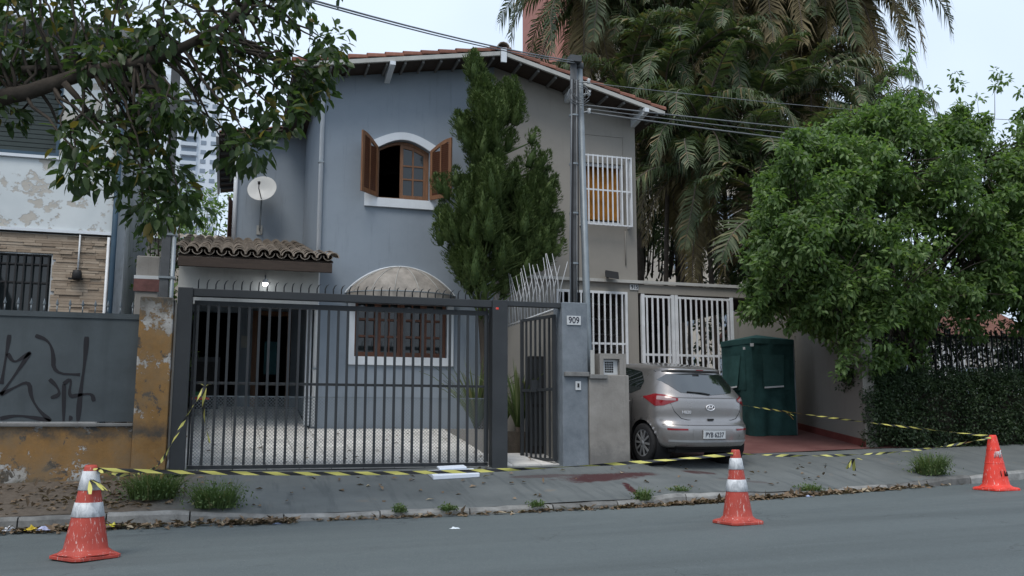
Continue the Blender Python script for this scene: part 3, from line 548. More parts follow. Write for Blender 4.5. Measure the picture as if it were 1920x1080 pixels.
def shutter(hx, sg, beta):
    c, s_ = math.cos(beta), math.sin(beta)
    def fn(a, b, t): return (hx+sg*(a*c)-sg*t*s_*1.0, FY-.05-a*s_-t*c, b)      # a along leaf from hinge, t thickness
    def top(a): return 5.80+.185*math.sin(math.pi*a)                         # a 0..0.5
    outl = [(.0, 4.84), (.5, 4.84)]+[(.5-.5*i/6, top(.5-.5*i/6)) for i in range(7)]
    pan = [[(.055, 4.92), (.235, 4.92), (.235, top(.235)-.07), (.055, top(.055)-.07)], [(.265, 4.92), (.435, 4.92), (.435, top(.435)-.07), (.265, top(.265)-.07)]]
    sh = MB().prism(outl, pan, fn, .035).build('shutter', MT['woodl'], uw)
    return fn, pan, top
for hx, sg, be in ((2.53, -1, R_(47)), (3.57, 1, R_(50))):
    fn, pan, top = shutter(hx, sg, be)
    for q in pan:
        z = q[0][1]
        while z < q[3][1]-.02:
            m = MB(); a0, a1 = q[0][0], q[1][0]
            v = [fn(a0, z, .004), fn(a1, z, .004), fn(a1, z+.045, .028), fn(a0, z+.045, .028)]; w2 = [fn(a0, z-.004, .012), fn(a1, z-.004, .012), fn(a1, z+.041, .034), fn(a0, z+.041, .034)]
            m.add(v+w2, [(0, 1, 2, 3), (7, 6, 5, 4), (0, 4, 5, 1), (2, 6, 7, 3), (0, 3, 7, 4), (1, 5, 6, 2)]); m.build('louvre_slat', MT['wood'], uw); z += .04
# lower window
lw = MB().prism([(2.07, 1.71), (4.04, 1.71), (4.04, 3.02), (2.07, 3.02)], [low], lambda a, b, t: (a, FY-.05+t, b), .048).build('ground_window', MT['white'], bh)
for k in range(4):
    a = 2.205+k*.4285; b = a+.424; m = MB()
    hs = [[(a+.06+.165*i, 1.95+.31*j), (a+.06+.165*i+.14, 1.95+.31*j), (a+.06+.165*i+.14, 1.95+.31*j+.27), (a+.06+.165*i, 1.95+.31*j+.27)] for i in range(2) for j in range(3)]
    sa = MB().prism([(a, 1.865), (b, 1.865), (b, 2.895), (a, 2.895)], hs, lambda p, q, t: (p, FY+.05+.02*(k % 2)+t, q), .04).build('sash', MT['wood'], lw)
    B(a+.05, b-.05, FY+.115, FY+.12, 1.94, 2.85).build('pane', MT['glass'], lw)
# dome awning
aw = thing('dome_awning', 'old cream half dome awning over the ground floor window', 'awning', (3.04, FY, 2.9))
def dome(u, v): t = math.pi*u; r = 1-v; return (3.04+1.02*math.cos(t)*r, FY-.03-.62*math.sin(t)*r, 3.0+.53*(1-r*r)**.85-.012*abs(math.sin(t*3.5))*r)
ac = MB().grid(57, 14, dome).build('canopy', MT['awn'], aw)
def val_(u, v): t = math.pi*u; return (3.04+1.02*math.cos(t), FY-.03-.62*math.sin(t)-.004, 3.0-v*(.1+.03*abs(math.sin(t*10))))
MB().grid(81, 3, val_).build('valance', MT['awn'], aw)
for k in range(0, 8):
    MB().tube([Vector(dome(k/7, v/8))+Vector((0, -.004, .006)) for v in range(9)], .007, 5).build('seam', MT['cream'], aw)
MB().tube([(3.04+1.03*math.cos(math.pi*i/24), FY-.025, 3.008+.535*(1-math.cos(math.pi*i/24)**2)**.85) for i in range(25)], .016, 6).build('rim', MT['white'], aw)
MB().tube([(3.04+1.02*math.cos(math.pi*i/24), FY-.03-.62*math.sin(math.pi*i/24), 3.0) for i in range(25)], .012, 6).build('hoop', MT['steel'], aw)
# downpipes
MB().tube([(bx0+.03, FY-.05, .6), (bx0+.03, FY-.05, 6.85), (bx0+.03, FY-.2, 6.98)], .04, 10).build('downpipe', MT['white'], bh)
for z_ in (1.6, 3.6, 5.4): B(bx0-.02, bx0+.08, FY-.1, FY-.001, z_, z_+.03).build('pipe_clamp', MT['steel'], bh)
B(bx0-.12, bx0-.03, FY+.1, FY+.3, .62, 2.9).build('corner_pilaster', MT['white'], bh)
MB().tube([(.03, 20.47, 4.2), (.03, 20.47, 6.6)], .045, 8).build('downpipe', MT['white'], bh)
# side window seen edge on
swn = B(.03, .078, 21.15, 22.15, 4.34, 4.4).build('side_window', MT['white'], bh)
for y_, a in ((21.2, -1), (22.1, 1)):
    m = MB(); m.prism([(0, 4.42), (.45, 4.42), (.45, 5.6), (0, 5.45)], [], lambda p, q, t: (.06-p*.35-t*.3, y_+a*p*.9+t, q), .04); m.build('shutter', MT['wood'], swn)
B(.12, .16, 21.2, 22.1, 4.4, 5.5).build('pane', MT['glass'], swn)
# door, door frame, dark opening, poster
df = MB().prism([(.502, .99), (1.298, .99), (1.298, 3.04), (.502, 3.04)], [[(.6, .991), (1.22, .991), (1.22, 2.95), (.6, 2.95)]], lambda a, b, t: (a, 20.46+t, b), .2).build('door_frame', MT['woodl'], bh)
dl = MB().prism([(0, 1.02), (.6, 1.02), (.6, 2.94), (0, 2.94)], [], lambda a, b, t: (.61+a*.25+t, 20.68+a*.9, b), .04).build('door', MT['wood'], bh)
B(.76, 1.06, 20.56, 20.565, 1.7, 2.4).build('glass_poster', MT['teal'], df)
B(-.6, .0, 20.44, 20.49, 1.0, 1.03).build('threshold', MT['cream'], bh)
B(.28, .41, 20.47, 20.498, 2.25, 2.5).build('meter_plate', MT['cream'], bh)
# ---- main roof
def rslab(x0, x1, y0, y1, dz0, dz1):
    m = MB(); n = 1; vs = []
    for x in (x0, x1):
        for y in (y0, y1): vs += [(x, y, zs(x)+dz0), (x, y, zs(x)+dz1)]
    return m.add(vs, [(0, 2, 6, 4), (1, 5, 7, 3), (0, 1, 3, 2), (4, 6, 7, 5), (0, 4, 5, 1), (2, 3, 7, 6)])
roofL = rslab(.95, RX-.004, 16.42, 20.2, .0, .04).build('roof', MT['wooddark'], bh)
rslab(-.35, RX-.004, 20.203, 25.4, .0, .04).build('roof_deck', MT['wooddark'], roofL)
rslab(.93, RX-.06, 16.36, 16.415, -.005, .075).build('fascia', MT['cream'], roofL)
def field(x0, x1, y0, y1, name, par):
    m = MB(); ny = int((y1-y0)/.05); nr = int(abs(x1-x0)/.33)*2; vs = []
    for i in range(nr+1):
        x = x0+(x1-x0)*i/nr; st = .03 if i % 2 else 0
        for j in range(ny+1): y = y0+j*.05; vs.append((x, y, zs(x)+.07+st+.06*abs(math.sin(math.pi*(y-y0)/.2))))
    m.add(vs, [(i*(ny+1)+j, i*(ny+1)+j+1, (i+1)*(ny+1)+j+1, (i+1)*(ny+1)+j) for i in range(nr) for j in range(ny)], 0, True)
    return tag(m.build(name, MT['tilered'], par), kind='stuff')
field(.93, RX, 16.6, 20.2, 'tile_field', roofL); field(-.4, RX, 20.2, 25.4, 'tile_field', roofL)
def barrel(L, r0, r1, n=7, th=.014):
    m = MB(); vs = []
    for t in (0, 1):
        for rr in (0, -th):
            r = (r0 if t == 0 else r1)+rr
            for i in range(n): a = math.pi*i/(n-1); vs.append((L*t, r*math.cos(a), r*math.sin(a)))
    N = n; fs = []
    for i in range(n-1):
        fs += [(i, i+1, 2*N+i+1, 2*N+i), (N+i, 3*N+i, 3*N+i+1, N+i+1), (i, N+i, N+i+1, i+1), (2*N+i, 2*N+i+1, 3*N+i+1, 3*N+i)]
    fs += [(0, 2*N, 3*N, N), (N-1, 2*N-1, 4*N-1, 3*N-1)]
    return m.add(vs, fs, 0, False)
rt_ = barrel(.42, .105, .085).mesh('rake_tile', MT['tilered'])
def raketiles(n, xs, sg, par):
    for k in range(n):
        x = xs+sg*.335*k; sl = math.atan(.176 if sg > 0 else -.254)
        M_ = Matrix.Translation(Vector((x, 16.45, zs(x)+.105))-org(par)) @ (Matrix.Identity(4) if sg > 0 else Matrix.Rotation(math.pi, 4, 'Z')) @ Matrix.Rotation(-(abs(sl)+.0) + .045*1, 4, 'Y')
        link('rake_tile', rt_, par, M_)
raketiles(12, .9, 1, roofL)
for k in range(11):
    x = 1.25+k*.34; MB().bar((x, 16.42, zs(x)-.03), (x, 16.985, zs(x)-.03), .04, .05).build('rafter', MT['soffit'], roofL)
MB().add([(2.65, 16.33, 7.2), (2.75, 16.33, 7.2), (2.75, 16.33, 7.27), (2.65, 16.33, 7.27), (2.65, 16.995, 7.08), (2.75, 16.995, 7.08), (2.75, 16.995, 7.27), (2.65, 16.995, 7.27)], [(0, 1, 2, 3), (7, 6, 5, 4), (0, 4, 5, 1), (1, 5, 6, 2), (2, 6, 7, 3), (3, 7, 4, 0)]).build('lookout_beam', MT['white'], roofL)
for k in range(9): MB().bar((-.33, 20.4+k*.55, zs(-.33)-.03), (.075, 20.4+k*.55, zs(.075)-.03), .05, .05).build('rafter', MT['soffit'], roofL)
B(-.42, -.36, 20.2, 25.4, zs(-.35)-.03, zs(-.35)+.1).build('gutter', MT['white'], roofL)
# ridge cap
for k in range(3): link('ridge_tile', barrel(.42, .13, .115).mesh('ridge_tile', MT['tile']), roofL, Matrix.Translation(Vector((RX, 16.34+k*.38, zs(RX)+.13))-org(bh)) @ Matrix.Rotation(math.pi/2, 4, 'Z'))
B(RX-.055, RX+.055, 16.32, 16.36, zs(RX)-.16, zs(RX)+.13).build('ridge_board', MT['white'], roofL)
# ---- porch roof with colonial tiles
pr_ = math.atan(.235); PZ = lambda y: 3.36+.235*(y-15.75)
px0, px1 = -.82, 1.66
po = MB().add([(px0, 15.8, PZ(15.8)), (px1, 15.8, PZ(15.8)), (px1, 16.97, PZ(16.97)), (bx0-.02, 16.97, PZ(16.97)), (bx0-.02, 20.48, PZ(20.48)), (px0, 20.48, PZ(20.48))]+[(px0, 15.8, PZ(15.8)-.03), (px1, 15.8, PZ(15.8)-.03), (px1, 16.97, PZ(16.97)-.03), (bx0-.02, 16.97, PZ(16.97)-.03), (bx0-.02, 20.48, PZ(20.48)-.03), (px0, 20.48, PZ(20.48)-.03)],
   [(0, 1, 2, 3, 4, 5), (11, 10, 9, 8, 7, 6), (0, 6, 7, 1), (1, 7, 8, 2), (3, 9, 10, 4), (5, 11, 6, 0), (2, 8, 9, 3), (4, 10, 11, 5)]).build('porch_roof', MT['wooddark'], bh)
cov = barrel(.42, .098, .08).mesh('tile', MT['tile']); pan = barrel(.42, .085, .095).mesh('pan_tile', MT['tile'])
ncol = 13; pitch = (px1-px0)/ncol
for i in range(ncol+1):
    for j in range(14):
        y = 15.7+j*.345; x = px0+.0+i*pitch
        if y > 20.2 or (x > bx0-.08 and y > 16.6): continue
        rz = Matrix.Rotation(math.pi/2, 4, 'Z') @ Matrix.Rotation(-pr_+.04, 4, 'Y')
        link('tile', cov, po, Matrix.Translation(Vector((x+rng.uniform(-.008, .008), y, PZ(y)+.06+rng.uniform(-.006, .006)))-org(bh)) @ rz)
        if i < ncol: link('pan_tile', pan, po, Matrix.Translation(Vector((x+pitch/2, y+.02, PZ(y)+.098))-org(bh)) @ rz @ Matrix.Rotation(math.pi, 4, 'X'))
B(px0, px1-.02, 15.74, 15.81, 3.17, 3.33).build('front_beam', MT['wooddark'], po, .006)
for k in range(9): MB().bar((px0+.1+k*.29, 15.83, PZ(15.83)-.07), (px0+.1+k*.29, 16.9, PZ(16.9)-.07), .05, .07).build('rafter', MT['wooddark'], po)
B(px0, bx0-.02, 16.2, 16.32, 2.62, 3.32).build('porch_lintel', MT['cream'], bh)
B(px0, bx0-.02, 16.33, 20.45, 3.16, 3.2).build('porch_ceiling', MT['cream'], bh)
B(-.78, -.70, 13.3, 20.48, -.3, 2.3).build('yard_side_wall', MT['beige'], bh)
# porch lamp (lit)
pl_ = thing('porch_lamp', 'small lit white porch lamp under the tiled porch roof', 'lamp', (.55, 15.95, 2.96))
MB().tube([(.57, 16.19, 3.12), (.57, 16.1, 3.12), (.57, 16.05, 3.06)], .012, 6).build('arm', MT['steel'], pl_)
MB().lathe([(0, .06), (.035, .055), (.05, 0), (.045, -.012)], (.57, 16.05, 3.0), 12).build('shade', MT['barw'], pl_)
n = NB('lamp_glow'); n.b.inputs['Emission Color'].default_value = (.9, .95, 1, 1); n.b.inputs['Emission Strength'].default_value = 14; n.done(n.mix(n.noise(3), (.8, .8, .8), (.85, .85, .85)))
MB().lathe([(0, .02), (.04, .01), (.044, -.02), (.025, -.045), (0, -.05)], (.57, 16.05, 2.985), 12).build('bulb', n.mat, pl_)
# satellite dish
sdh = thing('satellite_dish', 'round pale satellite dish on a wall arm above the porch roof', 'satellite dish', (.58, 20.3, 4.75))
dc = Vector((.57, 20.1, 5.62)); nd = Vector((-.25, -.9, .35)).normalized(); qd = nd.to_track_quat('Z', 'Y').to_matrix().to_4x4()
m = MB(); m.lathe([(.0, -.07), (.1, -.062), (.2, -.035), (.305, .012), (.31, .02), (.3, .02), (.2, -.025), (.0, -.058)], n=32); me = m.mesh('dish', MT['dish']); link('reflector', me, sdh, Matrix.Translation(dc-org(sdh)) @ qd)
fp = dc+nd*.3+Vector((0, 0, -.05)); MB().tube([dc+Vector((0, -.05, -.27)), fp+Vector((0, 0, -.12)), fp], .012, 6).build('feed_arm', MT['trim'], sdh)
MB().lathe([(0, -.03), (.025, -.03), (.03, .03), (0, .035)], fp, 10).build('receiver', MT['trim'], sdh)
MB().tube([dc-nd*.07, dc+Vector((0, .12, -.15)), (.56, 20.25, 5.0), (.56, 20.3, 4.8), (.56, 20.49, 4.8)], .018, 8).build('mast', MT['steel'], sdh)
B(.5, .62, 20.47, 20.498, 4.7, 4.9).build('wall_bracket', MT['cream'], sdh)
# things standing in the dark garage
cb = thing('dark_cabinet', 'dark grey metal cabinet standing in the open garage', 'cabinet', (-.35, 20.2, .95)); B(-.66, -.12, 19.9, 20.4, .93, 2.0).build('body', mk('dark_steel_sheet', (.05, .055, .065), .45, .2), cb, .01); B(-.62, -.4, 19.885, 19.899, .98, 1.9).build('door', MT['trim'], cb); B(-.38, -.16, 19.885, 19.899, .98, 1.9).build('door', MT['trim'], cb)
tb = thing('toy_cart', 'small black cart with green and red trim beside the cabinet', 'cart', (-.4, 18.6, .78)); B(-.62, -.28, 18.5, 18.8, .95, 1.12).build('tray', MT['trim'], tb, .01); B(-.62, -.28, 18.485, 18.499, 1.1, 1.14).build('trim_strip', MT['coneB'], tb); B(-.6, -.36, 18.6, 18.7, 1.16, 1.25).build('green_box', mk('green_plastic', (.03, .15, .07), .5), tb)
for xx in (-.58, -.32): MB().lathe([(0, -.015), (.09, -.015), (.09, .015), (0, .015)], (xx, 18.65, .87), 14, axis='x').build('wheel', MT['tyre'], tb)

# ================================================================ BEIGE HOUSE (915)
gh = thing('beige_house', 'two storey beige grey house with white barred windows beside the blue house', 'house', (6.4, 19, .3))
ex = 7.84
uwn = [(6.62, 4.62), (7.58, 4.62), (7.58, 5.88), (6.62, 5.88)]; lwn = [(6.1, 1.3), (7.6, 1.3), (7.6, 3.26), (6.1, 3.26)]
MB().prism([(RX, .1), (ex, .1), (ex, zs(ex)-.01), (RX, zs(RX)-.01)], [uwn, lwn], lambda a, b, t: (a, FY+t, b), .24).build('front_wall', MT['beige'], gh)
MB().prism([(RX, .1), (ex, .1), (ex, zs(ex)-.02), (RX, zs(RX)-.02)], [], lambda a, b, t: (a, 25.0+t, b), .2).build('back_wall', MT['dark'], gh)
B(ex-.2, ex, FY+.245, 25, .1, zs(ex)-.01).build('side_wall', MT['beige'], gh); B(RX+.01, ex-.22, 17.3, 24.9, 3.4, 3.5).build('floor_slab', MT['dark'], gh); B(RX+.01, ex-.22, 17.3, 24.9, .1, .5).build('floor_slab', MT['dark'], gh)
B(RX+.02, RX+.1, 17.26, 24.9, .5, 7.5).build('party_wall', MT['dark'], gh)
B(RX, 11.4, FY-.07, FY-.002, 3.44, 3.5).build('string_course', MT['cream'], gh)
B(6.58, 6.6, FY-.012, FY-.002, 6.0, 6.45).build('panel_moulding', MT['beige'], gh); B(7.56, 7.58, FY-.012, FY-.002, 6.0, 6.45).build('panel_moulding', MT['beige'], gh); B(6.58, 7.58, FY-.012, FY-.002, 6.452, 6.475).build('panel_moulding', MT['beige'], gh)
MB().tube([(7.58, FY-.02, 4.5), (7.58, FY-.02, 3.8)], .012, 6).build('conduit', MT['beige'], gh)
roofR = rslab(RX+.004, 8.2, 16.42, 25.4, .0, .04).build('roof', MT['wooddark'], gh)
rslab(RX+.06, 8.22, 16.36, 16.415, -.005, .075).build('fascia', MT['cream'], roofR); field(RX, 8.22, 16.6, 25.4, 'tile_field', roofR); raketiles(10, 8.24, -1, roofR)
for k in range(9):
    x = 5.2+k*.36; MB().bar((x, 16.42, zs(x)-.03), (x, 16.985, zs(x)-.03), .04, .05).build('rafter', MT['soffit'], roofR)
for xb in (6.3, 7.75):
    zb = zs(xb); MB().add([(xb, 16.3, zb-.13), (xb+.09, 16.3, zb-.13), (xb+.09, 16.3, zb-.03), (xb, 16.3, zb-.03), (xb, 16.995, zb-.22), (xb+.09, 16.995, zb-.22), (xb+.09, 16.995, zb-.03), (xb, 16.995, zb-.03)], [(0, 1, 2, 3), (7, 6, 5, 4), (0, 4, 5, 1), (1, 5, 6, 2), (2, 6, 7, 3), (3, 7, 4, 0)]).build('lookout_beam', MT['white'], roofR)
# upper window: orange curtain behind protruding cage
uw2 = MB().prism([(6.62, 4.62), (7.58, 4.62), (7.58, 5.88), (6.62, 5.88)], [[(6.68, 4.68), (7.52, 4.68), (7.52, 5.82), (6.68, 5.82)]], lambda a, b, t: (a, FY+.06+t, b), .05).build('upper_window', MT['barw'], gh)
cm = MB().grid(60, 3, lambda u, v: (6.64+.92*u, FY+.2+.03*math.sin(u*60), 4.75+1.1*v)); cm.build('curtain', MT['curtain'], uw2)
B(6.66, 7.54, FY+.1, FY+.104, 4.66, 5.84).build('pane', MT['glass'], uw2) if False else None
cy0 = FY-.2; cage = (6.6, 7.66, 4.55, 5.98)
for z_ in (cage[2], 5.25, cage[3]-.03): B(cage[0], cage[1], cy0-.012, cy0+.012, z_, z_+.03).build('grille_rail', MT['barw'], uw2)
for k in range(11):
    xx = cage[0]+(cage[1]-cage[0]-.03)*k/10; B(xx, xx+.028, cy0-.026, cy0-.013, cage[2], cage[3]).build('grille_bar', MT['barw'], uw2)
for xx in (cage[0], cage[1]-.03):
    for z_ in (cage[2], cage[3]-.03): B(xx, xx+.03, cy0+.013, FY-.001, z_, z_+.03).build('grille_bracket', MT['barw'], uw2)
for k in range(1, 5): B(cage[1]-.028, cage[1], cy0+.035*k, cy0+.035*k+.015, cage[2]+.03, cage[3]-.03).build('grille_bar', MT['barw'], uw2)
# ground window grille
lw2 = MB().prism(lwn, [[(6.15, 1.35), (7.55, 1.35), (7.55, 3.21), (6.15, 3.21)]], lambda a, b, t: (a, FY-.03+t, b), .05).build('ground_window', MT['barw'], gh)
for k in range(11): B(6.22+k*.125, 6.25+k*.125, FY-.03, FY+.0, 1.35, 3.21).build('grille_bar', MT['barw'], lw2)
B(6.15, 7.55, FY+.002, FY+.02, 2.2, 2.24).build('grille_rail', MT['barw'], lw2)
for k in range(6): B(6.15, 7.55, FY+.15, FY+.17, 1.5+k*.3, 1.53+k*.3).build('sash_bar', MT['trim'], lw2)
# carport gate
cg = thing('white_bar_gate', 'tall white barred double gate of the beige house behind the parked car', 'gate', (8.9, FY, .55))
zb0 = .3
for xx in (7.9, 8.56, 8.64, 9.9): B(xx, xx+.07, FY-.03, FY+.04, zb0, 3.24).build('stile', MT['barw'], cg)
for a, b in ((7.972, 8.558), (8.712, 9.898)):
    for z_ in (zb0+.05, 2.0, 3.17): B(a, b, FY-.012, FY+.03, z_, z_+.045).build('rail', MT['barw'], cg)
    n_ = int((b-a)/.115)
    for k in range(n_): xx = a+.05+(b-a-.1)*k/(n_-1); B(xx-.019, xx+.019, FY-.028, FY-.013, zb0+.06, 3.21).build('bar', MT['barw'], cg)
B(7.98, 8.1, FY-.05, FY-.029, 1.35, 1.6).build('lock_case', MT['barw'], cg)
m = MB()
for k, (dx, dz) in enumerate(((0, 0), (.1, .04), (.05, .1), (.15, .09))): m.box(8.66+dx, 8.75+dx, FY-.045, FY-.03, 1.55+dz, 1.62+dz)
m.build('white_tag', MT['plate'], cg)
B(7.845, 11.4, FY-.02, FY+.2, 3.25, 3.43).build('carport_beam', MT['beige'], gh)
B(9.98, 11.42, FY-.01, FY+.18, .1, 2.95).build('carport_wall', MT['beige'], gh)
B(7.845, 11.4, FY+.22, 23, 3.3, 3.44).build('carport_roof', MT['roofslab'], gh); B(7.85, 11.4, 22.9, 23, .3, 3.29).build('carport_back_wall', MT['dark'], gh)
pl2 = B(7.66, 7.86, FY-.02, FY-.003, 3.31, 3.42).build('number_plate', MT['plate'], gh); link('numerals', text_mesh('915', .115, MT['ink'], .001, .9), pl2, Matrix.Translation(Vector((7.76, FY-.022, 3.366))-org(gh)) @ FRONT)
fl = thing('floodlight', 'black floodlight on the beige wall above the ground window', 'floodlight', (7.2, FY-.12, 3.5))
m = MB(); m.add([(7.05, FY-.25, 3.5), (7.33, FY-.25, 3.47), (7.33, FY-.22, 3.62), (7.05, FY-.22, 3.65), (7.1, FY-.1, 3.53), (7.28, FY-.1, 3.51), (7.28, FY-.08, 3.61), (7.1, FY-.08, 3.63)], [(0, 1, 2, 3), (7, 6, 5, 4), (0, 4, 5, 1), (1, 5, 6, 2), (2, 6, 7, 3), (3, 7, 4, 0)]); m.build('housing', MT['trim'], fl, .005)
B(7.16, 7.2, FY-.1, FY-.002, 3.53, 3.57).build('bracket', MT['trim'], fl)

# right side wall of the driveway
rw = thing('driveway_side_wall', 'beige grey wall along the red driveway with a red painted base', 'wall', (11.2, 15.5, .3))
MB().add([(10.75, 14.0, .1), (11.4, 17.0, .1), (11.6, 16.96, .1), (10.95, 13.96, .1), (10.75, 14.0, 2.55), (11.4, 17.0, 2.9), (11.6, 16.96, 2.9), (10.95, 13.96, 2.55)], [(0, 1, 2, 3), (4, 5, 6, 7), (0, 1, 5, 4), (1, 2, 6, 5), (2, 3, 7, 6), (3, 0, 4, 7)]).build('wall', MT['beige'], rw)
MB().add([(10.73, 14.0, .2), (11.38, 16.98, .4), (11.399, 16.975, .4), (10.749, 13.995, .2), (10.73, 14.0, drive_z(10.73, 14)+.13), (11.38, 16.98, drive_z(11.38, 17)+.13), (11.399, 16.975, drive_z(11.38, 17)+.13), (10.749, 13.995, drive_z(10.73, 14)+.13)], [(0, 1, 2, 3), (4, 5, 6, 7), (0, 1, 5, 4), (1, 2, 6, 5), (2, 3, 7, 6), (3, 0, 4, 7)]).build('painted_base', MT['redbase'], rw)

# ================================================================ GREEN TENT BOOTH
tn = thing('canvas_booth', 'tall narrow green canvas booth with window flaps beside the car', 'tent', (10.1, 16.3, .45))
A0 = Vector((9.68, 15.84, 0)); e1 = Vector((.95, .05, 0)); e2 = Vector((-.13, .92, 0)); zt = 2.28
def cloth(p, q, z0, z1, nrm, seed, name='wall_panel', mat='tarp', par=None, amp=.03, nu=20, nv=24):
    r = random.Random(seed); ph = [r.uniform(0, 6) for _ in range(4)]
    def fn(u, v):
        P = p.lerp(q, u); e = math.sin(math.pi*u); k = amp*e*(math.sin(u*9+ph[0]+v*3)+.6*math.sin(u*17-v*5+ph[1]))*(1.2-v*.9); P = P+nrm*k; P.z = (z0+(drive_z(P.x, P.y)+.01 if z0 == 0 else 0))*(1-v)+z1*v; return tuple(P)
    return MB().grid(nu, nv, fn).build(name, MT[mat], par or tn)
n1 = Vector((0, -1, 0)); n2 = Vector((-1, 0, 0))
f1 = cloth(A0, A0+e1, 0, zt, n1, 1); f2 = cloth(A0+e2, A0, 0, zt, n2, 2); cloth(A0+e1, A0+e1+e2, 0, zt, -n2, 3); cloth(A0+e1+e2, A0+e2, 0, zt, -n1, 4)
apx = A0+e1*.5+e2*.5+Vector((0, 0, zt+.13)); cs = [A0, A0+e1, A0+e1+e2, A0+e2]; cs = [c_+(c_-(A0+e1*.5+e2*.5))*.03+Vector((0, 0, zt+.012)) for c_ in cs]
MB().add(cs+[apx], [(0, 1, 4), (1, 2, 4), (2, 3, 4), (3, 0, 4)]).build('roof_panel', MT['tarp2'], tn)
m = MB()
for i in range(4): a, b = cs[i], cs[(i+1) % 4]; d = Vector((0, 0, -.1)); m.add([a, b, b+d, a+d], [(0, 1, 2, 3)])
m.build('valance', MT['tarp2'], tn)
for c_ in (A0, A0+e1, A0+e2): MB().tube([c_+Vector((.02, .02, drive_z(c_.x, c_.y))), c_+Vector((.02, .02, zt))], .018, 8).build('pole', MT['steel'], tn)
def flap(p, d, nrm, w, name):
    vs = [p+Vector((0, 0, 1.98))+nrm*.03, p+d*w+Vector((0, 0, 1.98))+nrm*.03, p+d*w*.86+Vector((0, 0, 1.36))+nrm*.07, p+Vector((0, 0, 1.33))+nrm*.06]
    f = MB().add(vs+[v+nrm*.006 for v in vs], [(0, 1, 2, 3), (7, 6, 5, 4), (0, 4, 5, 1), (1, 5, 6, 2), (2, 6, 7, 3), (3, 7, 4, 0)]).build('window_flap', MT['tarp2'], tn)
    MB().bar(vs[3]+nrm*.012+Vector((0, 0, .012)), vs[2]+nrm*.012+Vector((0, 0, .012)), .012, .03).build('white_hem', MT['plate'], f)
    q = [p+nrm*.022+Vector((0, 0, 1.95)), p+d*(w+.12)+nrm*.022+Vector((0, 0, 1.95)), p+d*(w+.12)+nrm*.022+Vector((0, 0, 1.3)), p+nrm*.022+Vector((0, 0, 1.3))]
    MB().add(q, [(0, 1, 2, 3)]).build('window_opening', MT['tarp'], tn)
flap(A0+e2*.92, -e2.normalized(), n2, .55, 'a'); flap(A0+e1*.22, e1.normalized(), n1, .5, 'b')
MB().box(9.58, 9.62, 15.98, 16.0, 2.08, 2.13).build('white_tab', MT['plate'], tn); MB().box(9.63, 9.7, 15.8, 15.815, 2.13, 2.19).build('white_tab', MT['plate'], tn)

# ================================================================ SERVICE POLES AND CABLES
p1 = thing('service_pole', 'dark cable laden service pole rising behind the number pillar', 'pole', (5.1, 13.42, .1))
MB().tube([(5.08, 13.45, .1), (5.12, 13.45, 3), (5.15, 13.45, 6.45)], [.062, .06, .055], 12).build('shaft', MT['polewood'], p1)
for k, (dx, r) in enumerate(((-.07, .012), (-.04, .014), (.03, .011), (.06, .009))): MB().tube([(5.1+dx, 13.37, 2.3), (5.11+dx*1.1, 13.375, 3.4), (5.13+dx*.9, 13.375, 4.8), (5.15+dx*.8, 13.38, 6.1)], r, 6).build('cable_run', MT['cable'] if k % 2 else MT['cableg'], p1)
B(5.06, 5.25, 13.34, 13.5, 6.4, 6.5).build('cap', MT['polewood'], p1)
for z_ in (3.1, 3.9, 4.7, 5.5): MB().lathe([(.078, 0), (.078, .025)], (5.12+.008*(z_-3), 13.43, z_), 12).build('strap', MT['steel'], p1)
p2 = thing('steel_pole', 'pale galvanised steel pole leaning beside the dark service pole', 'pole', (5.36, 13.5, .1))
MB().tube([(5.4, 13.5, .1), (5.36, 13.5, 2.0), (5.27, 13.5, 6.35)], [.062, .06, .05], 12).build('shaft', MT['steel'], p2)
MB().lathe([(.05, 0), (.07, .02), (.07, .1), (0, .12)], (5.27, 13.5, 6.33), 10).build('cap', MT['polewood'], p2)
for z_, s_ in ((5.9, 1), (5.75, -1), (6.1, 1), (5.6, 1)):
    MB().tube([(5.29, 13.5, z_), (5.29+.1*s_, 13.45, z_+.02)], .01, 6).lathe([(.0, -.05), (.03, -.04), (.022, 0), (.035, .03), (0, .05)], (5.29+.12*s_, 13.45, z_+.03), 8).build('insulator', MT['plate'], p2)
m = MB(); rr = random.Random(4)
for k in range(5):
    a0 = rr.uniform(0, 6); m.tube([(5.22+.12*math.cos(a0+i*.7)*(1+.2*k), 13.38+.02*math.sin(i), 5.95+.16*math.sin(a0+i*.7)-k*.03) for i in range(8)], .006, 5)
m.build('cable_loop', MT['cableg'], p2)
def cable(a, b, sag, r, label, mat='cable', grp=None):
    a, b = Vector(a), Vector(b); b = a+(b-a)*2.2; sag *= 2; P = [a.lerp(b, i/20)+Vector((0, 0, -sag*4*(i/20)*(1-i/20))) for i in range(21)]
    o = MB().tube(P, r, 6).build('overhead_cable', MT[mat], None, loc=tuple(a)); return tag(o, label, 'cable', grp)
cable((5.15, 13.4, 6.42), tuple(at(690, -8, 8.5)), .1, .009, 'thin overhead cable running from the pole top over the roof ridge', 'cableg')
cable((5.15, 13.38, 6.38), tuple(at(660, -20, 8.3)), .12, .007, 'second thin overhead cable running beside the ridge cable', 'cableg')
for k, (z_, y2, r) in enumerate(((5.72, 250, .012), (5.66, 256, .009), (5.6, 262, .014))): cable((5.36, 13.45, z_), tuple(at(1900, y2+10*k, 17)), .15, r, 'overhead cable crossing in front of the palms from the poles', 'cableg', 'cables crossing the palms')
cable((5.3, 13.45, 6.1), tuple(at(1900, 195, 17)), .2, .007, 'high thin cable from the steel pole top towards the bushy tree', 'cableg')
